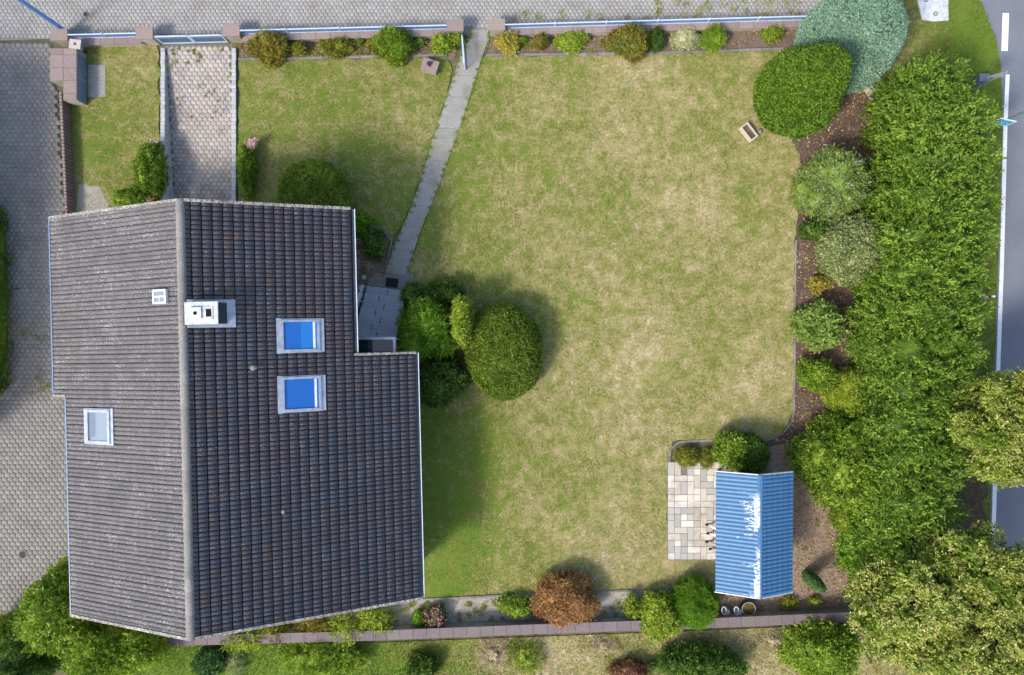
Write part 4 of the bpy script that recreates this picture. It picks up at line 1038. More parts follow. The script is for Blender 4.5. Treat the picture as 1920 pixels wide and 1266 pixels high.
ps = root('sign_post', G(1815, 258), 'tall grey green post with a pale blue lettered sign beside the road', 'sign post')
sc_ = G(1881, 229, 2.35); post = Vector((sc_.x + .06, sc_.y + .05, 0))
MB().tube((post.x, post.y, -.05), (post.x, post.y, 6.0), .05, .04, 12).build('post', plain('green_post', (0.13, 0.19, 0.17), .5), ps)
MB().lathe((post.x, post.y, 6.0), [(.05, 0), (.2, .08), (.22, .16), (.05, .22)], 12).build('lantern', M['plastic_pale'], ps)
uu = Vector((28, -6, 0)).normalized(); nn = Vector((-.2, -.98, 0)); nn = Vector((uu.y, -uu.x, 0)); Rb = Matrix((uu, nn, Vector((0, 0, 1)))).transposed()
pc = Vector((sc_.x, sc_.y, 2.35))
sg = MB().box(pc, (.64, .025, .64), m=Rb).build('plate', M['white'], ps)
MB().box(pc + nn * .015, (.58, .006, .56), m=Rb).build('face', plain('cyan_sign', (0.12, 0.5, 0.68), .5, .05), sg)
ink = plain('sign_ink', (0.03, 0.07, 0.16), .5, .05); rs_ = random.Random(3)
for rw, zz in enumerate((.12, -.1)):
    for k in range(5):
        if rw == 1 and k == 4: continue
        xx = -.22 + k * .11
        for (dx, dz, w, h, tl) in ((-.03, 0, .018, .16, .15), (.005, .07 if k % 2 else 0, .06, .018, 0), (.03, 0, .016, .13, -.15)):
            MB().box(pc + nn * .02 + uu * (xx + dx) + Vector((0, 0, zz + dz)), (w, .005, h), m=Rb).build('stroke', ink if rw == 0 or k % 2 else M['white'], sg)
c = G(1850, 557, .5); dl = root('delineator_post', (c.x, c.y, 0), 'thin white marker post on the verge between hedge and road', 'marker post')
MB().box((c.x, c.y, .47), (.11, .08, 1.0)).build('post', M['white'], dl); MB().box((c.x, c.y, .8), (.115, .085, .16)).build('band', M['plastic_dark'], dl)
c = G(1837, 558, .2); props(MB().lathe((c.x, c.y, -.02), [(.25, 0), (.28, .25), (.2, .42), (.05, .46)], 8).build('boulder', M['kerb']), 'grey boulder at the outer foot of the hedge near the marker post', 'boulder')
c = G(1838, 150, .3); ub = root('utility_box', (c.x, c.y, 0), 'grey utility box at the top end of the hedge', 'utility box')
MB().box((c.x, c.y, .32), (.4, .25, .5)).build('body', M['steel_door'], ub); MB().box((c.x, c.y, .59), (.44, .3, .05)).build('lid', M['zinc_dull'], ub)

# ------------------------------------------------------------------ planting
DOME = [(0.72, 0.0), (0.95, 0.18), (1.0, 0.38), (0.93, 0.6), (0.75, 0.8), (0.45, 0.94), (0.0, 1.0)]
BALL = [(0.4, 0.02), (0.8, 0.15), (1.0, 0.45), (0.92, 0.7), (0.65, 0.9), (0.3, 0.985), (0.0, 1.0)]
EGG = [(0.85, 0.0), (1.0, 0.1), (0.95, 0.25), (0.74, 0.5), (0.5, 0.74), (0.29, 0.92), (0.0, 1.0)]
EGG2 = [(0.85, 0.0), (1.0, 0.12), (0.98, 0.3), (0.87, 0.55), (0.69, 0.78), (0.42, 0.93), (0.0, 1.0)]
CONE = [(0.9, 0.0), (1.0, 0.2), (0.9, 0.45), (0.62, 0.75), (0.3, 0.94), (0.0, 1.0)]
LOW = [(0.9, 0.0), (1.0, 0.3), (0.85, 0.7), (0.5, 0.93), (0.0, 1.0)]
BOXY = [(0.95, 0.0), (1.0, 0.25), (1.0, 0.6), (0.93, 0.85), (0.7, 0.97), (0.0, 1.0)]

def prof_sample(prof, n=80):
    p = np.array(prof, float); d = np.r_[0, np.cumsum(np.hypot(*np.diff(p, axis=0).T))]; t = np.linspace(0, d[-1], n)
    return np.interp(t, d, p[:, 0]), np.interp(t, d, p[:, 1])

LEAF_SIZE = 0.62
def crown_arrays(c, rx, ry, h, prof, leaf, dens, lump, freq, depth, aspect, up, seed, rz=0.0, core=0.84, jag=0.0, droop=0.0, clump=.2, cfreq=3.0, spray=9):
    rng = np.random.default_rng(seed); leaf = leaf * LEAF_SIZE
    r, z = prof_sample(prof); rm = (rx + ry) / 2
    ds = np.hypot(np.diff(r) * rm, np.diff(z) * h); w = (r[:-1] + r[1:]) / 2 * rm * ds
    area = 2 * math.pi * w.sum(); n = int(area * dens / (leaf * leaf * 2 * aspect))
    k = rng.choice(len(w), n, p=w / w.sum()); s = rng.random(n)
    R = r[k] + (r[k + 1] - r[k]) * s; Z = z[k] + (z[k + 1] - z[k]) * s; th = rng.random(n) * 2 * math.pi
    nr_, nz = (z[k + 1] - z[k]) * h, -(r[k + 1] - r[k]) * rm; ln = np.hypot(nr_, nz) + 1e-9
    nor = np.stack([nr_ / ln * np.cos(th), nr_ / ln * np.sin(th), nz / ln], 1)
    p = np.stack([rx * R * np.cos(th), ry * R * np.sin(th), h * Z], 1)
    amp = clump * min(1.0, rm / .8)
    def lumpf(q): return lump * (vnoise(q * freq + 17.3, seed) + .5 * vnoise(q * freq * 2.3 + 5.1, seed + 1)) + amp / rm * (.45 - np.abs(vnoise(q * cfreq + 3.7, seed + 2)) - .5 * np.abs(vnoise(q * cfreq * 2.1 + 9.2, seed + 3)))
    disp = lumpf(p) * rm - depth * rm * rng.random(n) ** 2
    if jag: disp += jag * rm * np.maximum(0, rng.normal(0, 1, n)) ** 2 * .5
    p = p + nor * disp[:, None]; p[:, 2] = np.maximum(p[:, 2], .02)
    spr = None
    if spray > 1:
        m = n // spray; n = m * spray; p, nor, disp = p[:n], nor[:n], disp[:n]
        sel = rng.permutation(n)[:m]; base, bn = p[sel], nor[sel]
        d = bn * .75 + rng.normal(0, .55, (m, 3)) + np.array([0, 0, .25]); d /= np.linalg.norm(d, axis=1)[:, None]
        side = np.cross(d, rng.normal(0, 1, (m, 3))); side /= np.linalg.norm(side, axis=1)[:, None] + 1e-9
        Ls = leaf * spray * .62 * rng.uniform(.6, 1.3, m); tt = (np.arange(spray) + .5) / spray
        alt = np.where(np.arange(spray) % 2, 1, -1) * .8 * leaf
        p = base[:, None] + d[:, None] * (tt[None, :, None] - .35) * Ls[:, None, None] + side[:, None] * (alt * (1.15 - .6 * tt))[None, :, None] + rng.normal(0, leaf * .35, (m, spray, 3))
        p = p.reshape(-1, 3); p[:, 2] = np.maximum(p[:, 2], .02); nor = np.repeat(bn, spray, 0); spr = (np.repeat(d, spray, 0), np.repeat(rng.random(m), spray))
    nv = nor * (1 - up) + np.array([0, 0, 1]) * up * .6 + rng.normal(0, .55, (n, 3)); nv /= np.linalg.norm(nv, axis=1)[:, None]
    t = np.cross(nv, rng.normal(0, 1, (n, 3))); 
    if droop: t = t * (1 - droop) + nor * droop * 2
    if spr is not None: t = t / (np.linalg.norm(t, axis=1)[:, None] + 1e-9) * .6 + spr[0] * .8
    t /= np.linalg.norm(t, axis=1)[:, None] + 1e-9
    b = np.cross(nv, t); b /= np.linalg.norm(b, axis=1)[:, None] + 1e-9
    sz = leaf * rng.uniform(.65, 1.35, n)[:, None]
    quad = np.stack([p - t * sz, p + b * sz * aspect, p + t * sz, p - b * sz * aspect], 1)
    V = quad.reshape(-1, 3); Fc = np.arange(4 * n).reshape(n, 4); rn = np.clip(.5 * rng.random(n) + .5 * (.5 + .75 * vnoise(p * 3.3, seed + 5)), 0, 1)
    if spr is not None: rn = np.clip(.45 * spr[1] + .55 * rn, 0, 1)
    if core:
        a_n, b_n = 20, 11; r2, z2 = prof_sample(prof, b_n); cv = []
        for j in range(b_n):
            for i in range(a_n):
                q = 2 * math.pi * i / a_n; cv.append((rx * max(r2[j], .02) * math.cos(q), ry * max(r2[j], .02) * math.sin(q), h * z2[j]))
        cv = np.array(cv); cen = np.array([0, 0, h * .4]); dirv = cv - cen; dl_ = np.linalg.norm(dirv, axis=1)[:, None] + 1e-9
        cv = cen + dirv * core + dirv / dl_ * (lumpf(cv) * rm)[:, None]; cv[:, 2] = np.maximum(cv[:, 2], .0)
        cf = np.array([(j * a_n + i, j * a_n + (i + 1) % a_n, (j + 1) * a_n + (i + 1) % a_n, (j + 1) * a_n + i) for j in range(b_n - 1) for i in range(a_n)]) + len(V)
        V = np.vstack([V, cv]); Fc = np.vstack([Fc, cf]); rn = np.r_[rn, rng.random(len(cf)) * .5]
    ca, sa = math.cos(rz), math.sin(rz); X, Y = V[:, 0].copy(), V[:, 1].copy(); V[:, 0] = ca * X - sa * Y; V[:, 1] = sa * X + ca * Y
    return V + np.array(c), Fc, rn

def lobes(c, rx, ry, h, prof, n, seed, size=.5):
    """n smaller crowns spread over a crown's surface, as a list of (centre, rx, ry, h)"""
    rg = np.random.default_rng(seed); r, z = prof_sample(prof, 40); out = []
    for i in range(n):
        t = (i + .5) / n; k = int(np.searchsorted(np.cumsum(r + .05) / np.sum(r + .05), t)); th = i * 2.4 + rg.uniform(-.4, .4); q = size * rg.uniform(.75, 1.25)
        e = 1 - q * .85
        out.append(((c[0] + rx * r[k] * e * math.cos(th), c[1] + ry * r[k] * e * math.sin(th), max(0.0, c[2] + h * z[k] - h * q * .9)), rx * q, ry * q, h * q))
    return out

def merge(parts):
    vs, fs, rs = [], [], []; o = 0
    for v, f, r in parts: vs.append(v); fs.append(f + o); rs.append(r); o += len(v)
    return np.vstack(vs), np.vstack(fs), np.concatenate(rs)

_seed = [100]
def plant(name, label, cat, px, py, rx, ry, h, prof, mat, leaf=.07, dens=2.6, lump=.1, freq=1.6, depth=.25, aspect=.5, up=.3, zmid=None, rz=0.0, core=.84, jag=0.035, blossom=None, group=None, trunk=0.0, blobs=None, droop=0.0, stems=4, clump=.2, cfreq=3.0, sub=0, spray=9):
    """shrub or small tree standing at a pixel; rx, ry are its half sizes in photo pixels"""
    _seed[0] += 7; zm = h * .45 if zmid is None else zmid
    c = G(px, py, zm + trunk); s = (HC - zm - trunk) / F
    r = root(name, (c.x, c.y, 0), label, cat, group)
    parts = []
    for k, (dx, dy, dz, sc_) in enumerate(blobs or [(0, 0, 0, 1)]):
        if sub:
            cc_ = (c.x + dx * s, c.y - dy * s, trunk + dz)
            for q_, (c3, a3, b3, h3) in enumerate(lobes(cc_, rx * s * sc_, ry * s * sc_, h * sc_, prof, sub, _seed[0] + k)):
                parts.append(crown_arrays(c3, a3, b3, h3, BALL, leaf, dens * .75, lump, freq, depth, aspect, up, _seed[0] + k + 20 * q_, 0, .7, jag, droop, clump * .6, cfreq, spray))
            parts.append(crown_arrays(cc_, rx * s * sc_ * .8, ry * s * sc_ * .8, h * sc_ * .82, prof, leaf, dens * .5, lump, freq, depth, aspect, up, _seed[0] + k, rz, .8, 0, droop, clump, cfreq, spray)); continue
        parts.append(crown_arrays((c.x + dx * s, c.y - dy * s, trunk + dz), rx * s * sc_, ry * s * sc_, h * sc_, prof, leaf, dens, lump, freq, depth, aspect, up, _seed[0] + k, rz, core, jag, droop, clump, cfreq, spray))
    v, f, rn = merge(parts); link('crown', np_mesh('crown', v, f, rn), mat, r)
    mb = MB(); rr_ = random.Random(_seed[0]); wd = max(.02, min(rx, ry) * s * .09)
    if trunk:
        mb.tube((c.x, c.y, -.05), (c.x, c.y, trunk + h * .4), wd * 1.6, wd, 8)
    for i in range(stems):
        t = rr_.random() * 6.28; q = .5 * min(rx, ry) * s
        mb.tube((c.x + math.cos(t) * wd * .5, c.y + math.sin(t) * wd * .5, trunk * .8 - .03), (c.x + math.cos(t) * q, c.y + math.sin(t) * q, trunk + h * .62), wd * .7, wd * .25, 6)
    mb.build('trunk' if trunk else 'stems', M['bark'], r)
    if blossom:
        bmat, bn, bl, basp, spots = blossom; rng = np.random.default_rng(_seed[0] + 50)
        if spots is None:
            bp_ = []
            V0 = parts[0][0]; cen = np.concatenate([q[0][:4 * (len(q[2]) - 300)].reshape(-1, 4, 3).mean(1) for q in parts if len(q[2]) > 600])
            order = np.argsort(-cen[:, 2])[:int(len(cen) * .7)]; cen = cen[rng.choice(order, bn)]
        else:
            cen = np.array([np.array(G(a, b, h * .9)) for a, b in spots]); cen[:, 2] -= .35 * h; cen = np.repeat(cen, bn, 0) + rng.normal(0, .07, (len(cen) * bn, 3)) * np.array([1, 1, .5])
        n = len(cen); nv = rng.normal(0, .5, (n, 3)) + np.array([0, 0, 1]); nv /= np.linalg.norm(nv, axis=1)[:, None]
        t = np.cross(nv, rng.normal(0, 1, (n, 3))); t /= np.linalg.norm(t, axis=1)[:, None]; b = np.cross(nv, t)
        cen = cen + np.array([0, 0, .05]); quad = np.stack([cen - t * bl, cen + b * bl * basp, cen + t * bl, cen - b * bl * basp], 1)
        link('blossom', np_mesh('blossom', quad.reshape(-1, 3), np.arange(4 * n).reshape(n, 4), rng.random(n)), bmat, r)
    return r

LM = {}
LM['clip'] = leafmat('clipped_leaf', (0.06, 0.1, 0.018), (0.125, 0.18, 0.03), (0.22, 0.265, 0.055))
LM['dark'] = leafmat('dark_leaf', (0.03, 0.065, 0.015), (0.058, 0.11, 0.024), (0.1, 0.165, 0.04))
LM['yew'] = leafmat('yew_leaf', (0.04, 0.085, 0.012), (0.07, 0.135, 0.018), (0.115, 0.19, 0.03))
LM['blue'] = leafmat('blue_green_needle', (0.12, 0.21, 0.15), (0.2, 0.33, 0.24), (0.29, 0.42, 0.31))
LM['hedge'] = leafmat('hornbeam_leaf', (0.045, 0.09, 0.018), (0.1, 0.17, 0.03), (0.19, 0.265, 0.055))
LM['hedge2'] = leafmat('bright_shrub_leaf', (0.065, 0.115, 0.015), (0.125, 0.195, 0.026), (0.21, 0.28, 0.05))
LM['bright'] = leafmat('fresh_leaf', (0.06, 0.13, 0.015), (0.1, 0.2, 0.022), (0.17, 0.28, 0.04))
LM['lime'] = leafmat('lime_leaf', (0.11, 0.165, 0.025), (0.175, 0.235, 0.035), (0.26, 0.31, 0.06))
LM['gold'] = leafmat('golden_leaf', (0.25, 0.2, 0.035), (0.38, 0.32, 0.05), (0.48, 0.42, 0.09))
LM['olive'] = leafmat('olive_leaf', (0.1, 0.115, 0.02), (0.16, 0.17, 0.03), (0.23, 0.24, 0.05))
LM['bronze'] = leafmat('bronze_leaf', (0.1, 0.08, 0.02), (0.165, 0.14, 0.035), (0.22, 0.2, 0.05), .08, (0.2, 0.24, 0.05))
LM['red'] = leafmat('red_maple_leaf', (0.14, 0.06, 0.04), (0.23, 0.12, 0.075), (0.32, 0.2, 0.12), .0, (0.34, 0.07, 0.05))
LM['purple'] = leafmat('purple_leaf', (0.08, 0.03, 0.03), (0.13, 0.055, 0.05), (0.18, 0.1, 0.08))
LM['varieg'] = leafmat('variegated_leaf', (0.15, 0.2, 0.07), (0.29, 0.345, 0.13), (0.46, 0.49, 0.25))
LM['pale'] = leafmat('pale_leaf', (0.08, 0.125, 0.035), (0.13, 0.19, 0.06), (0.19, 0.255, 0.09))
LM['grey'] = leafmat('grey_heather', (0.14, 0.15, 0.1), (0.24, 0.25, 0.2), (0.36, 0.36, 0.32))
LM['rhodo'] = leafmat('rhododendron_leaf', (0.03, 0.075, 0.03), (0.055, 0.12, 0.05), (0.12, 0.2, 0.1))
LM['maple'] = leafmat('maple_leaf', (0.055, 0.1, 0.018), (0.115, 0.175, 0.03), (0.2, 0.255, 0.05))
LM['seed'] = leafmat('maple_seed', (0.27, 0.305, 0.06), (0.38, 0.41, 0.1), (0.5, 0.5, 0.17))
LM['pink'] = leafmat('pink_petal', (0.5, 0.16, 0.2), (0.68, 0.34, 0.36), (0.78, 0.56, 0.55))
LM['magenta'] = leafmat('magenta_petal', (0.3, 0.06, 0.13), (0.42, 0.14, 0.22), (0.5, 0.3, 0.28))
LM['lilac'] = leafmat('lilac_petal', (0.26, 0.21, 0.3), (0.36, 0.32, 0.4), (0.48, 0.44, 0.48))
LM['white'] = leafmat('white_petal', (0.6, 0.6, 0.58), (0.7, 0.7, 0.68), (0.78, 0.78, 0.76))

SH = 'shrubs of the garden'
# clipped evergreens
plant('clipped_shrub', 'large round clipped shrub standing alone on the lawn side of the feathery shrub', 'shrub', 945, 660, 74, 92, 1.9, DOME, LM['clip'], .05, 2.6, .03, 1.2, .09, .55, clump=.07, cfreq=4.0, jag=0, spray=4, group=SH, rz=.1)
plant('clipped_shrub', 'dome shaped clipped shrub half hidden behind the roof edge', 'shrub', 587, 372, 70, 74, 2.1, DOME, LM['clip'], .05, 2.6, .04, 1.4, .1, .55, clump=.07, cfreq=4.0, jag=0, spray=4, group=SH)
c = G(1481, 186); 
plant('clipped_evergreen', 'dark green egg shaped clipped evergreen beside the stone trough', 'evergreen', 1486, 183, 76, 80, 5.0, EGG, LM['yew'], .055, 2.6, .045, 1.3, .1, .6, zmid=.3, clump=.07, cfreq=4.0, jag=0, spray=4, group=SH)
plant('clipped_evergreen', 'big pale blue green clipped evergreen at the corner of the lane', 'evergreen', 1574, 92, 88, 88, 3.9, EGG2, LM['blue'], .055, 2.6, .03, 1.3, .09, .55, zmid=.3, clump=.07, cfreq=4.0, jag=0, spray=4, group=SH)
# plants by the steps
plant('feathery_shrub', 'bright green feathery shrub between the steps and the round clipped shrub', 'shrub', 800, 625, 60, 62, 2.4, DOME, LM['bright'], .075, 2.2, .2, 1.6, .35, .3, jag=.1, droop=.4, group=SH, sub=9)
plant('narrow_shrub', 'narrow yellow green shrub squeezed against the round clipped shrub', 'shrub', 866, 604, 17, 46, 2.5, DOME, LM['lime'], .06, 2.4, .16, 2.5, .25, .5, group=SH)
plant('dark_shrub', 'dark green shrub above the feathery one near the path end', 'shrub', 833, 552, 40, 26, 1.2, DOME, LM['dark'], .06, 2.4, .14, 2, .25, .5, group=SH, sub=6)
plant('dark_shrub', 'dark glossy shrub against the house wall below the feathery one', 'shrub', 822, 712, 58, 48, 1.7, DOME, LM['dark'], .07, 2.4, .16, 1.6, .3, .5, group=SH, sub=8)
plant('rose_bush', 'rose bush with one red bloom at the end of the path', 'rose bush', 775, 552, 20, 22, 1.0, DOME, LM['dark'], .05, 2.0, .2, 2.5, .4, .5, blossom=(LM['magenta'], 16, .035, .8, [(769, 524)]), group=SH)
plant('broadleaf_plant', 'broad leaved green plants in the bed by the house eave', 'plant', 697, 452, 22, 34, .8, LOW, LM['dark'], .085, 2.2, .2, 3, .4, .8, up=.7, rz=.35, group=SH)
plant('broadleaf_plant', 'smaller lighter leafy plant at the upper end of the house bed', 'plant', 680, 420, 18, 20, .7, LOW, LM['bright'], .07, 2.2, .2, 3, .4, .8, up=.7, group=SH)
# roses on both sides of the driveway
plant('rose_bush', 'rose bush with pink blooms overhanging the driveway wall', 'rose bush', 280, 318, 31, 60, 1.0, LOW, LM['hedge2'], .06, 2.0, .24, 2.2, .45, .5, jag=.06, blossom=(LM['pink'], 22, .04, .8, [(272, 337), (274, 374), (281, 262)]), group='roses beside the driveway', rz=-.1, sub=8)
plant('rose_bush', 'low spreading rose bush at the house end of the small lawn', 'rose bush', 245, 372, 34, 17, .8, LOW, LM['hedge2'], .06, 2.0, .24, 2.4, .45, .5, jag=.06, group='roses beside the driveway')
plant('rose_bush', 'tall rose bush topped with a pale pink cluster right of the driveway', 'rose bush', 461, 318, 16, 56, 1.0, LOW, LM['hedge2'], .055, 2.0, .26, 2.4, .45, .5, jag=.06, blossom=(LM['pink'], 45, .05, .8, [(462, 266), (470, 262), (466, 270)]), group='roses beside the driveway', sub=8)
# top bed, left of the path
TB = 'shrubs in the bed along the railing'
plant('bronze_shrub', 'broad bronze green shrub next to the driveway pillar', 'shrub', 505, 89, 42, 31, 1.0, DOME, LM['bronze'], .05, 2.4, .13, 2.2, .25, .55, group=TB, sub=7)
plant('potted_plant', 'small green plant growing in the hexagonal planter', 'plant', 556, 87, 13, 12, .35, LOW, LM['olive'], .04, 2.4, .2, 4, .3, .5, zmid=.4, trunk=.2, group=TB, stems=2)
plant('olive_shrub', 'olive green mound in the bed between the planter and the tall green shrub', 'shrub', 631, 87, 34, 19, .7, DOME, LM['olive'], .05, 2.4, .13, 2.4, .25, .5, group=TB, sub=6)
plant('green_shrub', 'tallest bright green shrub in the bed left of the path', 'shrub', 738, 83, 39, 35, 1.3, DOME, LM['hedge2'], .055, 2.4, .14, 2.2, .28, .4, droop=.3, group=TB, sub=7)
plant('lime_shrub', 'yellow green shrub beside the open path gate', 'shrub', 830, 80, 23, 17, .8, DOME, LM['lime'], .055, 2.4, .18, 2.6, .3, .6, group=TB, sub=5)
plant('lime_shrub', 'little yellow green tuft tight against the open path gate', 'shrub', 857, 74, 10, 9, .6, DOME, LM['lime'], .05, 2.4, .18, 3, .3, .6, group=TB)
plant('pale_plant', 'small pale green plant between the olive mound and the tall green shrub', 'plant', 674, 78, 6, 8, .4, LOW, LM['pale'], .04, 2.2, .2, 4, .3, .5, group=TB)
plant('purple_plant', 'small dusky plant in the bed near the pink pedestal', 'plant', 696, 80, 12, 14, .4, LOW, LM['bronze'], .04, 1.6, .3, 4, .4, .5, group=TB)
plant('pale_plant', 'small pale rosette behind the pink pedestal', 'plant', 788, 78, 8, 7, .4, LOW, LM['pale'], .05, 2.2, .2, 4, .3, .5, group=TB)
# top bed, right of the path
plant('golden_shrub', 'golden yellow shrub next to the pillar right of the path', 'shrub', 951, 80, 25, 20, .8, DOME, LM['gold'], .05, 2.4, .12, 2.4, .25, .6, group=TB, sub=5)
plant('red_shrub', 'small reddish shrub right of the golden one', 'shrub', 1014, 77, 14, 13, .6, DOME, LM['bronze'], .045, 2.2, .2, 3, .3, .5, group=TB)
plant('lime_shrub', 'yellow green shrub with a bare grey middle in the long bed', 'shrub', 1072, 76, 28, 22, .8, DOME, LM['lime'], .05, 2.0, .2, 2.6, .35, .6, group=TB, blobs=[(0, 0, 0, .75), (-16, -2, 0, .6), (17, -8, 0, .55), (2, 12, 0, .5)])
plant('bronze_shrub', 'widest bronze brown shrub in the middle of the long bed', 'shrub', 1180, 78, 42, 32, 1.1, DOME, LM['bronze'], .05, 2.4, .12, 2.2, .25, .55, group=TB, sub=7)
plant('dark_shrub', 'slim dark green shrub touching the bronze brown shrub', 'shrub', 1230, 73, 13, 20, .7, DOME, LM['dark'], .05, 2.4, .15, 2.6, .25, .5, group=TB)
plant('grey_heather', 'grey heather with pale tips in the long bed', 'shrub', 1285, 72, 28, 19, .5, LOW, LM['grey'], .05, 1.8, .25, 3, .4, .35, group=TB)
plant('juniper_shrub', 'compact green juniper right of the grey heather', 'shrub', 1337, 72, 21, 22, .8, DOME, LM['hedge2'], .055, 2.4, .12, 2.6, .25, .3, droop=.4, group=TB)
plant('lime_shrub', 'yellow shrub at the far end of the long bed below the blue green evergreen', 'shrub', 1449, 63, 21, 14, .6, DOME, LM['lime'], .055, 2.4, .18, 2.8, .3, .6, group=TB, sub=5)
plant('weedy_plant', 'thin grassy weeds beside the golden shrub', 'plant', 980, 74, 9, 8, .3, LOW, LM['hedge2'], .04, 1.6, .3, 4, .4, .3, group=TB)

# hedge and shrubs in front of it
rows = [(175, 1640, 1835, 3.3), (240, 1640, 1858, 3.7), (310, 1634, 1864, 3.8), (380, 1626, 1862, 3.8), (450, 1618, 1856, 3.8), (520, 1610, 1848, 3.8), (590, 1602, 1838, 3.8), (660, 1600, 1830, 3.8), (730, 1600, 1822, 3.8), (800, 1592, 1814, 3.8), (870, 1590, 1806, 3.7), (940, 1588, 1796, 3.6), (1010, 1588, 1784, 3.4), (1075, 1592, 1768, 3.2)]
hd = root('tall_hedge', (16.0, 0, 0), 'tall thick leafy hedge running along the road side of the garden', 'hedge'); parts = []; st_ = MB()
for k, (py, l, rgt, hh) in enumerate(rows):
    xl = (l - 960) * (HC - .8) / F; xr = (rgt - 960) * (HC - 3.0) / F; y = (633 - py) * (HC - 2.4) / F
    parts.append(crown_arrays(((xl + xr) / 2, y, 0), (xr - xl) / 2, 1.15, hh, BOXY, .105, 1.55, .09, 1.3, .16, .45, .4, 900 + k, 0, .74, .03, 0, .5, 2.2, 14))
    for q in (-.5, .4): st_.tube(((xl + xr) / 2 + q, y + q * .6, -.05), ((xl + xr) / 2 + q * 1.5, y + q, hh * .7), .06, .02, 6)
v, f, rn = merge(parts); link('crown', np_mesh('crown', v, f, rn), LM['hedge'], hd); st_.build('stems', M['bark'], hd)
HB = 'shrubs in front of the hedge'
plant('spreading_shrub', 'big bright green shrub bulging from the hedge towards the shed', 'shrub', 1585, 870, 88, 92, 2.8, DOME, LM['hedge2'], .08, 2.0, .14, 1.2, .25, .55, jag=.05, group=HB, sub=14)
plant('spreading_shrub', 'bright green shrub at the hedge foot beyond the mulch', 'shrub', 1645, 1010, 60, 95, 2.4, DOME, LM['bright'], .075, 2.0, .12, 1.3, .25, .5, group=HB, sub=11)
plant('butterfly_bush', 'loose shrub with pale lilac flower spikes in front of the hedge', 'shrub', 1560, 345, 62, 70, 2.2, DOME, LM['pale'], .06, 1.35, .3, 1.5, .45, .35, jag=.14, core=.6, blossom=(LM['lilac'], 620, .085, .3, None), group=HB, droop=.3, sub=12)
plant('dark_shrub', 'low dark green shrub below the lilac flowering bush', 'shrub', 1530, 432, 32, 20, .8, LOW, LM['dark'], .055, 2.0, .2, 2.4, .35, .5, group=HB)
plant('variegated_shrub', 'rounded cream variegated shrub against the hedge', 'shrub', 1603, 468, 64, 66, 2.2, DOME, LM['varieg'], .06, 2.5, .05, 1.5, .15, .6, spray=4, group=HB)
plant('golden_shrub', 'small orange yellow shrub on the dark soil before the hedge', 'shrub', 1536, 532, 20, 14, .7, DOME, LM['gold'], .055, 1.5, .35, 3, .4, .5, core=.5, group=HB)
plant('lobed_shrub', 'light green shrub with big lobed leaves before the hedge', 'shrub', 1536, 612, 46, 48, 1.6, DOME, LM['pale'], .085, 2.0, .18, 1.8, .35, .75, up=.6, group=HB, sub=9)
plant('round_shrub', 'rounded green shrub below the lobed leaf shrub', 'shrub', 1533, 704, 38, 33, 1.2, DOME, LM['hedge2'], .06, 2.4, .12, 2, .25, .5, group=HB, sub=7)
plant('juniper_shrub', 'feathery yellow green juniper leaning out of the hedge', 'shrub', 1592, 742, 44, 46, 1.6, DOME, LM['lime'], .08, 2.0, .14, 1.6, .3, .22, droop=.5, jag=.08, group=HB, sub=8)
plant('yellow_shrub', 'yellowing twiggy shrub on the hedge side of the mulch', 'shrub', 1583, 972, 22, 24, 1.1, DOME, LM['lime'], .06, 1.9, .2, 2.2, .35, .4, group=HB)
# around the shed and the lower bed
SB_ = 'shrubs around the shed and lower bed'
plant('light_shrub', 'light green lumpy shrub at the upper corner of the shed', 'shrub', 1375, 846, 38, 36, 1.5, DOME, LM['hedge2'], .06, 2.3, .15, 2, .28, .6, group=SB_, sub=8)
plant('dark_shrub', 'dark green rounded shrub behind the shed ridge', 'shrub', 1409, 850, 28, 34, 1.5, DOME, LM['dark'], .055, 2.4, .08, 2, .2, .5, group=SB_)
plant('olive_tuft', 'olive heather mound at the top of the patio', 'plant', 1288, 857, 22, 17, .45, LOW, LM['olive'], .05, 2.3, .1, 3, .25, .3, group=SB_)
plant('olive_tuft', 'grassy olive tuft between the heather mound and the light shrub', 'plant', 1326, 860, 15, 17, .4, LOW, LM['olive'], .06, 2.0, .2, 3, .3, .2, jag=.1, group=SB_)
plant('dwarf_conifer', 'slim dark green dwarf conifer alone on the bark mulch', 'conifer', 1513, 1080, 11, 11, 1.9, [(0.8, 0.0), (1.0, 0.2), (0.97, 0.5), (0.7, 0.8), (0.3, 0.95), (0, 1.0)], LM['rhodo'], .04, 3.0, .04, 3, .1, .4, zmid=0.05, jag=0, spray=4, group=SB_)
plant('olive_tuft', 'flat olive plant on the mulch below the shed', 'plant', 1480, 1131, 18, 13, .3, LOW, LM['olive'], .05, 1.6, .25, 3, .4, .4, group=SB_)
plant('olive_tuft', 'tiny yellow green seedling near the dwarf conifer', 'plant', 1526, 1127, 9, 8, .3, LOW, LM['lime'], .045, 1.6, .3, 4, .4, .4, group=SB_)
plant('ball_shrub', 'bright green clipped ball shrub beside the watering cans', 'shrub', 1303, 1131, 43, 46, 1.4, DOME, LM['bright'], .05, 2.6, .03, 1.6, .1, .3, droop=.4, jag=0, spray=4, group=SB_)
plant('lime_ball_shrub', 'yellow green lumpy ball shrub overhanging the lower wall', 'shrub', 1236, 1158, 42, 44, 1.5, DOME, LM['lime'], .055, 2.4, .12, 2, .22, .55, group=SB_, sub=9)
plant('lime_shrub', 'small yellow green shrub left of the lumpy ball shrub', 'shrub', 1187, 1139, 16, 22, .8, DOME, LM['lime'], .055, 1.7, .3, 2.6, .4, .5, core=.6, group=SB_)
plant('red_maple', 'rounded red brown maple shrub in the sandy bed', 'shrub', 1060, 1128, 64, 50, 1.5, DOME, LM['red'], .055, 2.4, .1, 1.8, .25, .4, jag=.04, group=SB_, sub=9)
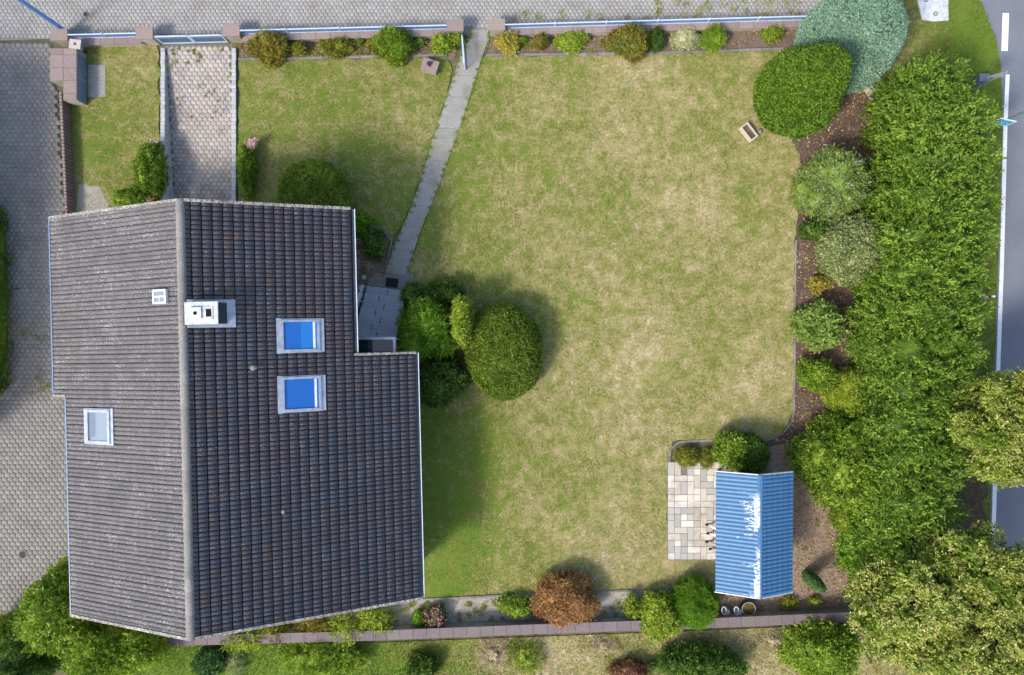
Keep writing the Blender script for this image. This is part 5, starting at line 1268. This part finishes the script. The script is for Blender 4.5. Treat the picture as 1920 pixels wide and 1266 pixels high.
plant('green_shrub', 'flat green shrub left of the red brown maple', 'shrub', 965, 1137, 40, 20, .6, LOW, LM['hedge2'], .055, 2.2, .15, 2.2, .3, .5, rz=-.35, group=SB_, sub=6)
plant('green_tuft', 'small bright green mound beside the pink hydrangea', 'plant', 786, 1160, 13, 13, .5, DOME, LM['bright'], .045, 2.4, .1, 3, .2, .5, group=SB_)
plant('hydrangea', 'pink hydrangea in the sandy bed', 'hydrangea', 816, 1158, 19, 20, .7, DOME, LM['dark'], .055, 1.8, .15, 2.6, .3, .6, blossom=(LM['magenta'], 420, .04, .8, None), group=SB_)
plant('golden_fern', 'golden fern like plant above the lower wall near the house', 'plant', 705, 1163, 30, 24, .9, DOME, LM['lime'], .1, 1.5, .3, 2.2, .45, .25, jag=.12, core=.5, group=SB_)
plant('golden_fern', 'yellow fern like plant tumbling over the lower wall beneath the roof corner', 'plant', 650, 1180, 32, 22, .9, DOME, LM['lime'], .1, 1.5, .3, 2.2, .45, .25, jag=.12, core=.5, group=SB_)
plant('olive_shrub', 'straggly green shrub under the lower roof edge by the wall', 'shrub', 500, 1186, 46, 16, .8, LOW, LM['olive'], .06, 1.7, .3, 2, .4, .5, core=.6, group=SB_)
plant('olive_shrub', 'twiggy olive shrub under the roof edge left of the ferns', 'shrub', 590, 1172, 40, 12, .7, LOW, LM['bronze'], .06, 1.5, .3, 2, .4, .4, core=.6, group=SB_)
# below the wall
OW = 'plants outside the lower wall'
plant('fern_shrub', 'broad green ferny shrub outside the wall below the roof corner', 'shrub', 600, 1238, 82, 40, 1.1, LOW, LM['hedge2'], .1, 1.6, .2, 1.5, .4, .25, jag=.08, group=OW, sub=12)
plant('green_shrub', 'small green shrub on top of the wall beside the ferny shrub', 'shrub', 455, 1200, 40, 18, .9, LOW, LM['lime'], .065, 1.7, .3, 2, .4, .5, core=.6, group=OW)
plant('rhododendron', 'dark blue green rhododendron below the ridge end of the roof', 'shrub', 392, 1240, 27, 28, 1.0, DOME, LM['rhodo'], .06, 2.4, .08, 2.2, .2, .6, group=OW)
plant('grey_grass', 'greyish grass clump right of the rhododendron', 'plant', 440, 1248, 16, 22, .5, LOW, LM['varieg'], .08, 1.3, .3, 3, .4, .15, jag=.15, core=.5, group=OW)
plant('dark_shrub', 'dark green shrub cut by the frame right of the ferny shrub', 'shrub', 792, 1252, 34, 26, .9, DOME, LM['dark'], .07, 2.2, .16, 2, .3, .5, group=OW, sub=6)
plant('dry_grass', 'pale dry grass clump on the rough ground below the wall', 'plant', 925, 1228, 34, 26, .4, LOW, M['straw'], .09, .9, .3, 2.5, .5, .12, jag=.2, core=.3, group=OW)
plant('weedy_plant', 'yellow green weeds right of the pale dry grass', 'plant', 985, 1232, 34, 28, .5, LOW, LM['lime'], .07, 1.1, .35, 2.5, .5, .3, jag=.15, core=.4, group=OW)
plant('purple_shrub', 'dark purple shrub at the bottom edge on the rough ground', 'shrub', 1180, 1258, 38, 18, .7, LOW, LM['purple'], .06, 2.0, .2, 2.4, .35, .5, group=OW)
plant('dark_shrub', 'wide dark green shrub at the bottom edge below the ball shrubs', 'shrub', 1310, 1250, 92, 34, 1.5, DOME, LM['dark'], .085, 1.7, .25, 1.6, .4, .35, jag=.12, group=OW, sub=12)
plant('green_shrub', 'tall green shrub outside the wall end below the mulch', 'shrub', 1545, 1225, 72, 58, 2.2, DOME, LM['hedge2'], .085, 1.9, .2, 1.4, .35, .5, jag=.06, group=OW, sub=12)
plant('dry_grass', 'straw coloured grass clump below the yellow green ball shrub', 'plant', 1130, 1215, 30, 14, .3, LOW, M['straw'], .08, .8, .3, 2.5, .5, .12, jag=.2, core=.3, group=OW)
plant('dry_grass', 'dry pale grass strip beside the tall green shrub', 'plant', 1450, 1205, 34, 20, .35, LOW, M['straw'], .08, .8, .3, 2.5, .5, .12, jag=.2, core=.3, group=OW)
# bottom left trees
BL = 'trees at the lower corner of the house'
plant('leafy_tree', 'bright leafy tree beside the lower end of the blue gutter', 'tree', 95, 1140, 62, 58, 2.4, BALL, LM['hedge2'], .085, 1.9, .22, 1.3, .35, .55, trunk=.9, blobs=[(0, 0, 0, 1), (-20, 45, -.3, .8), (28, 50, -.2, .75), (10, -38, -.2, .7)], group=BL, sub=9)
plant('leafy_tree', 'green tree below the lower roof corner at the bottom edge', 'tree', 200, 1228, 66, 55, 2.2, BALL, LM['hedge2'], .085, 1.9, .22, 1.3, .35, .55, trunk=.7, blobs=[(0, 0, 0, 1), (60, -10, -.2, .8), (-40, 20, -.2, .8)], group=BL, blossom=(LM['white'], 7, .03, .8, [(281, 1246), (290, 1250)]), sub=8)
plant('dark_tree', 'dark needled tree in the bottom corner of the picture', 'tree', 36, 1238, 60, 58, 2.6, CONE, LM['dark'], .09, 2.0, .2, 1.4, .35, .25, trunk=.5, jag=.1, group=BL, sub=8)
plant('lime_shrub', 'yellow green shrub at the very edge beside the dark needled tree', 'shrub', 6, 1185, 26, 28, 1.8, DOME, LM['lime'], .07, 2.0, .2, 1.8, .3, .5, group=BL)
plant('yard_hedge', 'narrow green hedge along the far edge of the yard', 'hedge', -10, 560, 17, 180, 1.1, BOXY, LM['dark'], .07, 1.9, .12, 1.6, .25, .5, group=BL)
# maples by the road
def maple(label, px, py, zc_, blobs, th):
    _seed[0] += 31; c = G(px, py, zc_); r = root('maple_tree', (c.x, c.y, 0), label, 'tree', 'maples by the road'); parts = []; seeds = []; mb = MB()
    mb.tube((c.x, c.y, -.05), (c.x, c.y, th), .17, .12, 10)
    for k, (dx, dy, dz, rx, ry, hh) in enumerate(blobs):
        cc = (c.x + dx, c.y + dy, zc_ - 1.2 + dz)
        for q_, (c3, a3, b3, h3) in enumerate(lobes(cc, rx * 1.22, ry * 1.22, hh * 1.05, BALL, 9, _seed[0] + k, .35)):
            parts.append(crown_arrays(c3, a3, b3, h3, BALL, .11, 1.25, .2, 1.6, .4, .5, .4, _seed[0] + k * 20 + q_, 0, .5, .1, 0, .2, 2.4))
            v, f, rn = crown_arrays(c3, a3 * 1.12, b3 * 1.12, h3 * 1.14, BALL, .085, 1.25, .2, 1.6, .06, .42, .6, _seed[0] + k * 20 + q_, 0, 0, .06, 0, .2, 2.4, 7)
            q = v.reshape(-1, 4, 3); m_ = q.mean(1); keep = (m_[:, 2] > c3[2] + h3 * .5) & (vnoise(m_ * 2.0, _seed[0]) > -.35); q = q[keep]
            seeds.append((q.reshape(-1, 3), np.arange(4 * len(q)).reshape(-1, 4), rn[keep]))
        mb.tube((c.x, c.y, th * .8), (cc[0], cc[1], cc[2] + hh * .5), .08, .03, 7)
        for t in range(4):
            an = t * 1.6 + k; mb.tube((cc[0], cc[1], cc[2] + hh * .35), (cc[0] + math.cos(an) * rx * .8, cc[1] + math.sin(an) * ry * .8, cc[2] + hh * .7), .03, .01, 5)
    v, f, rn = merge(parts); link('crown', np_mesh('crown', v, f, rn), LM['maple'], r)
    v, f, rn = merge(seeds); link('seed_clusters', np_mesh('seed_clusters', v, f, rn), LM['seed'], r); mb.build('trunk', M['bark'], r)
maple('pale seeded maple overhanging the road above the lower maples', 1880, 795, 4.5, [(0, 0, 0, 1.25, 1.5, 2.0), (.9, .9, .2, 1.1, 1.0, 1.8), (.4, -1.2, -.1, 1.1, 1.0, 1.8), (1.5, -.2, .3, 1.2, 1.3, 2.0)], 3.6)
maple('pale seeded maple nearest the end of the lower wall', 1720, 1130, 4.2, [(0, 0, 0, 1.5, 1.3, 2.1), (-.9, -.6, -.2, 1.0, 1.0, 1.7), (.9, .8, .1, 1.0, .9, 1.7), (.3, -1.6, -.2, 1.5, 1.0, 1.7)], 3.3)
maple('pale seeded maple reaching over the road edge line', 1850, 1060, 4.8, [(0, 0, 0, 1.2, 1.0, 1.8), (.9, -.6, .2, 1.2, 1.0, 1.9), (-.8, .2, -.3, .9, .8, 1.5)], 3.8)
maple('pale seeded maple in the bottom corner by the road', 1860, 1205, 4.8, [(0, 0, 0, 1.5, 1.2, 2.0), (-1.3, -.2, -.2, 1.2, 1.0, 1.8), (1.0, .6, .2, 1.1, 1.0, 1.8), (.2, -1.2, 0, 1.6, .9, 1.8)], 3.8)

# ------------------------------------------------------------------ grass blades, weeds, lawn flowers
def blades(name, label, poly, per_m2, mat, hgt, wid, z=0.0, avoid=()):
    xs = [p[0] for p in poly]; ys = [p[1] for p in poly]; lim = (-21.8, 21.8, -14.6, 14.6)
    x0, x1, y0, y1 = max(min(xs), lim[0]), min(max(xs), lim[1]), max(min(ys), lim[2]), min(max(ys), lim[3])
    n = int((x1 - x0) * (y1 - y0) * per_m2); p = np.stack([RNG.uniform(x0, x1, n), RNG.uniform(y0, y1, n)], 1); p = p[inside(p, poly)]
    n = len(p); k = vnoise(np.c_[p * 1.7, np.zeros(n)], 5) * .5 + .75; a = RNG.random(n) * 6.283; lean = RNG.uniform(.5, 1.4, n); hh = hgt * RNG.uniform(.5, 1.3, n) * np.clip(k, .35, 1.3)
    tip = np.c_[p[:, 0] + np.cos(a) * hh * lean, p[:, 1] + np.sin(a) * hh * lean, np.full(n, z) + hh]
    bx, by = -np.sin(a) * wid, np.cos(a) * wid
    v = np.stack([np.c_[p[:, 0] + bx, p[:, 1] + by, np.full(n, z - .005)], np.c_[p[:, 0] - bx, p[:, 1] - by, np.full(n, z - .005)], tip], 1)
    me = np_mesh(name, v.reshape(-1, 3), np.arange(3 * n).reshape(n, 3), RNG.random(n))
    return props(link(name, me, mat), label, 'grass', None, 'stuff')
blades('grass', 'short parched grass of the large lawn', lawn_main, 330, M['lawn_blade'], .05, .012)
blades('grass', 'short green grass of the middle lawn', lawn_mid, 330, M['lawn_blade'], .05, .012)
blades('grass', 'short grass of the small lawn by the bin shelter', lawn_small, 330, M['lawn_blade'], .05, .012)
blades('grass', 'long rough grass outside the lower wall', lawn_low, 300, M['lawn_rough_blade'], .12, .014, -.012)
blades('grass', 'long green grass of the road verge', verge, 300, M['verge_blade'], .11, .014)
def tufts(name, label, pts, mat, rad, n, hgt):
    vs = []
    for (px, py) in pts:
        c = G(px, py); m = n; a = RNG.random(m) * 6.283; r = rad * RNG.random(m) ** .5 * RNG.uniform(.6, 1.2); h = hgt * RNG.uniform(.4, 1.2, m)
        x, y = c.x + np.cos(a) * r, c.y + np.sin(a) * r; b = RNG.random(m) * 6.283
        vs.append(np.stack([np.c_[x - np.sin(b) * .014, y + np.cos(b) * .014, np.full(m, .01)], np.c_[x + np.sin(b) * .014, y - np.cos(b) * .014, np.full(m, .01)], np.c_[x + np.cos(b) * h * .9, y + np.sin(b) * h * .9, h]], 1))
    v = np.concatenate(vs).reshape(-1, 3); k = len(v) // 3
    return props(link(name, np_mesh(name, v, np.arange(3 * k).reshape(k, 3), RNG.random(k)), mat), label, 'weeds', None, 'stuff')
rw = random.Random(5)
tufts('weeds', 'pale weeds growing along the lane outside the long railing', [(rw.uniform(1230, 1500), rw.uniform(2, 30)) for _ in range(34)] + [(rw.uniform(960, 1230), rw.uniform(20, 34)) for _ in range(12)], LM['grey'], .14, 36, .14)
tufts('weeds', 'green weeds in the joints of the driveway top', [(rw.uniform(315, 436), 92 + 130 * rw.random() ** 2) for _ in range(26)], LM['olive'], .07, 40, .06)
tufts('weeds', 'grassy weeds along the garden path edges', [(L_[i][0] + (L_[i + 1][0] - L_[i][0]) * t + rw.uniform(-3, 4), L_[i][1] + (L_[i + 1][1] - L_[i][1]) * t) for i in range(n_ - 1) for t in (0, .3, .6, .9)] + [(R_[i][0] + (R_[i + 1][0] - R_[i][0]) * t + rw.uniform(-3, 3), R_[i][1] + (R_[i + 1][1] - R_[i][1]) * t) for i in range(n_ - 1) for t in (.1, .4, .7)], LM['hedge2'], .07, 40, .07)
tufts('weeds', 'weeds scattered over the beds inside the railing', [(rw.uniform(450, 845), rw.uniform(86, 104)) for _ in range(40)] + [(rw.uniform(925, 1300), rw.uniform(78, 96)) for _ in range(50)], LM['olive'], .1, 40, .1)
tufts('weeds', 'weeds on the sandy bed by the lower wall', [(rw.uniform(760, 1180), rw.uniform(1125, 1165)) for _ in range(45)], LM['olive'], .12, 40, .1)
tufts('weeds', 'dry stalks and weeds on the soil beside the steps', [(rw.uniform(668, 715), rw.uniform(470, 545)) for _ in range(24)], M['straw'], .14, 26, .14)
tufts('weeds', 'mossy weeds in the shaded yard paving', [(rw.uniform(20, 95), rw.choice((630, 720, 735)) + rw.uniform(-12, 12)) for _ in range(26)], LM['olive'], .12, 40, .04)
def dots(name, label, pts, mat):
    vs = []
    for px, py in pts:
        c = G(px, py); s = .02; vs.append([(c.x - s, c.y, .06), (c.x, c.y - s, .065), (c.x + s, c.y, .06), (c.x, c.y + s, .065)])
    v = np.array(vs).reshape(-1, 3); k = len(pts)
    return props(link(name, np_mesh(name, v, np.arange(4 * k).reshape(k, 4), RNG.random(k)), mat), label, 'flowers', None, 'stuff')
dots('lawn_flowers', 'tiny yellow flowers dotted over the lawns', [(rw.gauss(cx, 16), rw.gauss(cy, 12)) for cx, cy in ((690, 285), (700, 280), (925, 293), (1095, 655), (1020, 225), (600, 275), (930, 380), (1130, 430), (800, 420)) for _ in range(9)], plain('yellow_petal', (0.6, 0.5, 0.06), .7))

def litter(name, label, poly, n, mat, size=.05):
    xs = [p[0] for p in poly]; ys = [p[1] for p in poly]
    p = np.stack([RNG.uniform(min(xs), max(xs), n), RNG.uniform(min(ys), max(ys), n)], 1); p = p[inside(p, poly)]; n = len(p)
    c = np.c_[p, np.full(n, .012) + RNG.random(n) * .015]; a = RNG.random(n) * 6.283; sz = size * RNG.uniform(.4, 1.2, n)
    t = np.c_[np.cos(a) * sz, np.sin(a) * sz, RNG.uniform(-.4, .4, n) * sz]; b = np.c_[-np.sin(a) * sz * .5, np.cos(a) * sz * .5, RNG.uniform(-.3, .3, n) * sz]
    v = np.stack([c - t, c + b, c + t, c - b], 1)
    return props(link(name, np_mesh(name, v.reshape(-1, 3), np.arange(4 * n).reshape(n, 4), RNG.random(n)), mat), label, 'leaf litter', None, 'stuff')
LIT = leafmat('fallen_leaves', (0.1, 0.06, 0.04), (0.19, 0.13, 0.09), (0.32, 0.25, 0.18), trans=.05)
litter('leaf_litter', 'fallen leaves on the dark soil before the hedge', P([(1495, 170), (1640, 160), (1650, 700), (1590, 800), (1500, 860), (1440, 830), (1492, 780), (1494, 300)]), 5200, LIT)
litter('leaf_litter', 'bark chips and leaves strewn around the shed', P([(1480, 880), (1600, 920), (1610, 1145), (1330, 1150), (1345, 1100), (1480, 1100)]), 3800, LIT, .045)
litter('leaf_litter', 'dry leaves along the bed inside the railing', P([(452, 76), (860, 70), (852, 110), (448, 113)]), 1500, LIT, .04)
litter('leaf_litter', 'dry leaves along the long bed right of the path', P([(918, 68), (1500, 45), (1480, 98), (908, 104)]), 2000, LIT, .04)
litter('leaf_litter', 'dry leaves on the sandy bed by the lower wall', P([(720, 1132), (930, 1120), (1340, 1106), (1340, 1150), (720, 1175)]), 900, LIT, .04)
tufts('weeds', 'sparse weeds on the dark soil before the hedge', [(rw.uniform(1496, 1545), rw.uniform(440, 800)) for _ in range(26)] + [(rw.uniform(1480, 1600), rw.uniform(940, 1140)) for _ in range(16)], LM['olive'], .1, 26, .08)
